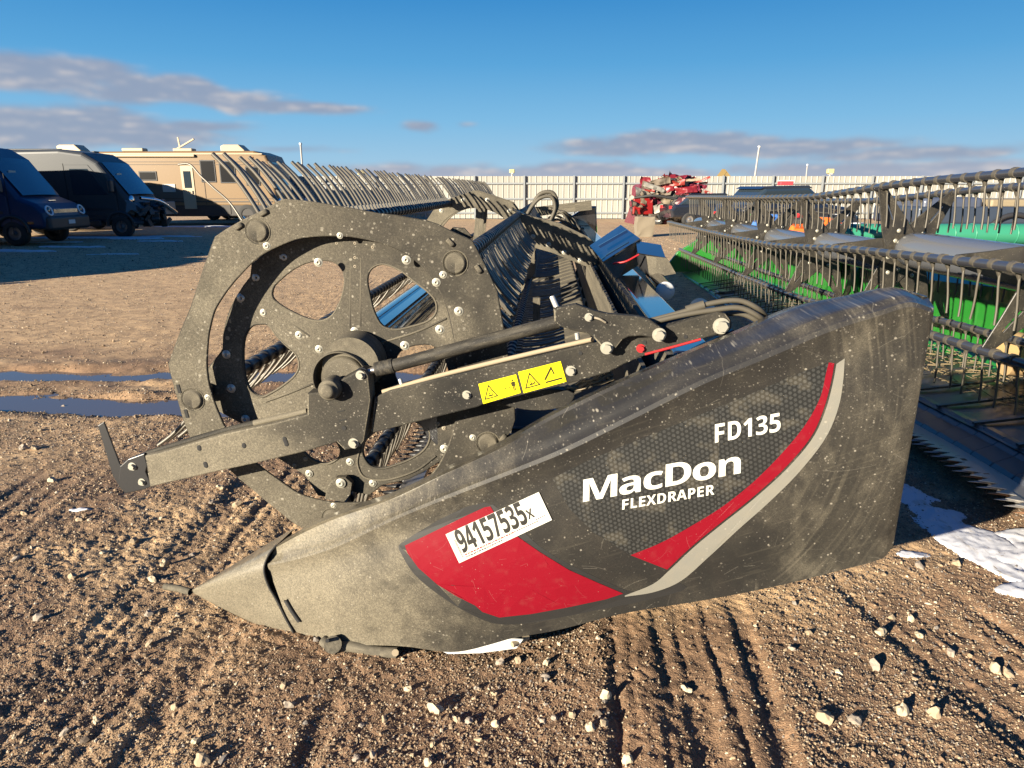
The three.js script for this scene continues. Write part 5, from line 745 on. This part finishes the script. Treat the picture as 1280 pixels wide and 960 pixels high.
carThing('low black car standing between the crushed red car and the fence', D(893, 236, -33).x, -33, 0.1, darkPaint);
function quad(label, px, z, col, turn) {
  const p = D(px, 236, z), q = thing('quad_bike', label, 'quad bike', [p.x, 0, z], { turn, group: 'quad bikes behind the green header' }), m = std(...col, 0.4);
  part(q, 'body', profile([[-0.9, 0.55], [-0.95, 0.85], [-0.4, 0.9], [0.0, 0.78], [0.35, 1.0], [0.8, 0.88], [0.95, 0.6], [0.3, 0.45]], 0.45, 0.06, 3), m); part(q, 'seat', box(0.8, 0.16, 0.36, -0.3, 0.92, 0, 0.06), M.rubber); part(q, 'handlebar', tube([[0.25, 1.18, -0.4], [0.35, 1.12, -0.2], [0.38, 1.1, 0], [0.35, 1.12, 0.2], [0.25, 1.18, 0.4]], 0.02, 12, 6), M.rubber);
  for (const x of [-0.65, 0.65]) { for (const s of [1, -1]) { const [tg, rg] = wheel(0.3, 0.26), w = part(q, 'wheel', tg, M.rubber); w.position.set(x, 0.3, s * 0.42); sub(w, 'rim', rg, M.steel); } part(q, 'mudguard', profile([[x - 0.38, 0.66], [x - 0.2, 0.78], [x + 0.2, 0.78], [x + 0.38, 0.66], [x + 0.2, 0.74], [x - 0.2, 0.74]], 1.05, 0.01, 1), m); }
  part(q, 'rack', box(0.5, 0.03, 0.7, 0.75, 1.0, 0), M.rubber); part(q, 'headlight', box(0.05, 0.1, 0.3, 0.95, 0.82, 0, 0.02), M.white);
}
quad('orange quad bike behind the green header reel', 1022, -17, [0.60, 0.12, 0.02], 0.5); quad('blue quad bike in a row behind the green header', 960, -19, [0.04, 0.12, 0.35], 0.8); quad('red quad bike in a row behind the green header', 985, -20, [0.40, 0.03, 0.03], 0.6); quad('bright green quad bike behind the green header', 925, -19.5, [0.04, 0.40, 0.06], 0.4); quad('white quad bike in a row behind the green header', 1050, -19, [0.55, 0.55, 0.56], 0.9); quad('black quad bike in a row behind the green header', 940, -22, [0.03, 0.03, 0.04], 0.5);
// the mint green seeder roller lying behind the green header
{
  const z = -8.6, a = D(1046, 288, z), t = thing('field_roller', 'long mint green ribbed roller behind the green header', 'field roller', [a.x, 0, z]), mint = phys(0.03, 0.19, 0.11, 0.35, { clearcoat: 0.4 });
  const l = 6.5; part(t, 'drum', rod([0, 1.13, 0], [l, 1.13, 0], 0.125, 28), mint);
  for (let k = 0; k < 26; k++) part(t, 'drum_rib', new THREE.TorusGeometry(0.125, 0.006, 6, 28).rotateY(Math.PI / 2).translate(0.12 + k * 0.25, 1.13, 0), mint);
  part(t, 'axle', rod([-0.15, 1.13, 0], [l + 0.15, 1.13, 0], 0.04, 10), M.steel); for (const x of [0.2, l * 0.5, l - 0.2]) { part(t, 'stand', bar([x, 0, -0.5], [x, 1.14, -0.13], 0.1, 0.1), M.green); part(t, 'stand', bar([x, 0, 0.5], [x, 1.0, 0.1], 0.1, 0.1), M.green); }
  part(t, 'frame_bar', box(l, 0.12, 0.12, l / 2, 0.72, -0.3), M.green);
  const c = D(1245, 255, -15), m = thing('farm_machine', 'grey machine with a rounded wheel cover behind the mint green roller', 'farm machine', [c.x, 0, -15]); part(m, 'bed', box(4.2, 0.35, 1.8, 0, 1.15, 0, 0.06), std(0.03, 0.04, 0.06, 0.35)); part(m, 'cargo', box(2.4, 0.16, 1.5, 0.6, 1.38, 0, 0.05), std(0.2, 0.16, 0.10, 0.7)); part(m, 'cab', box(1.2, 0.4, 1.7, -1.4, 1.3, 0, 0.1), std(0.05, 0.06, 0.09, 0.3)); part(m, 'cover', new THREE.TorusGeometry(0.62, 0.05, 8, 24, Math.PI).translate(-0.2, 0.55, 0.95), M.plasticBlack); const [tg, rg] = wheel(0.5, 0.3); for (const x of [-1.3, -0.2, 1.4]) for (const s of [0.8, -0.8]) { const w = part(m, 'wheel', tg, M.rubber); w.position.set(x, 0.5, s); sub(w, 'rim', rg, M.steel); }
  part(m, 'red_fender', box(0.6, 0.25, 0.4, 1.9, 1.0, 0.95, 0.1), M.red);
}
renderer.render(scene, camera);
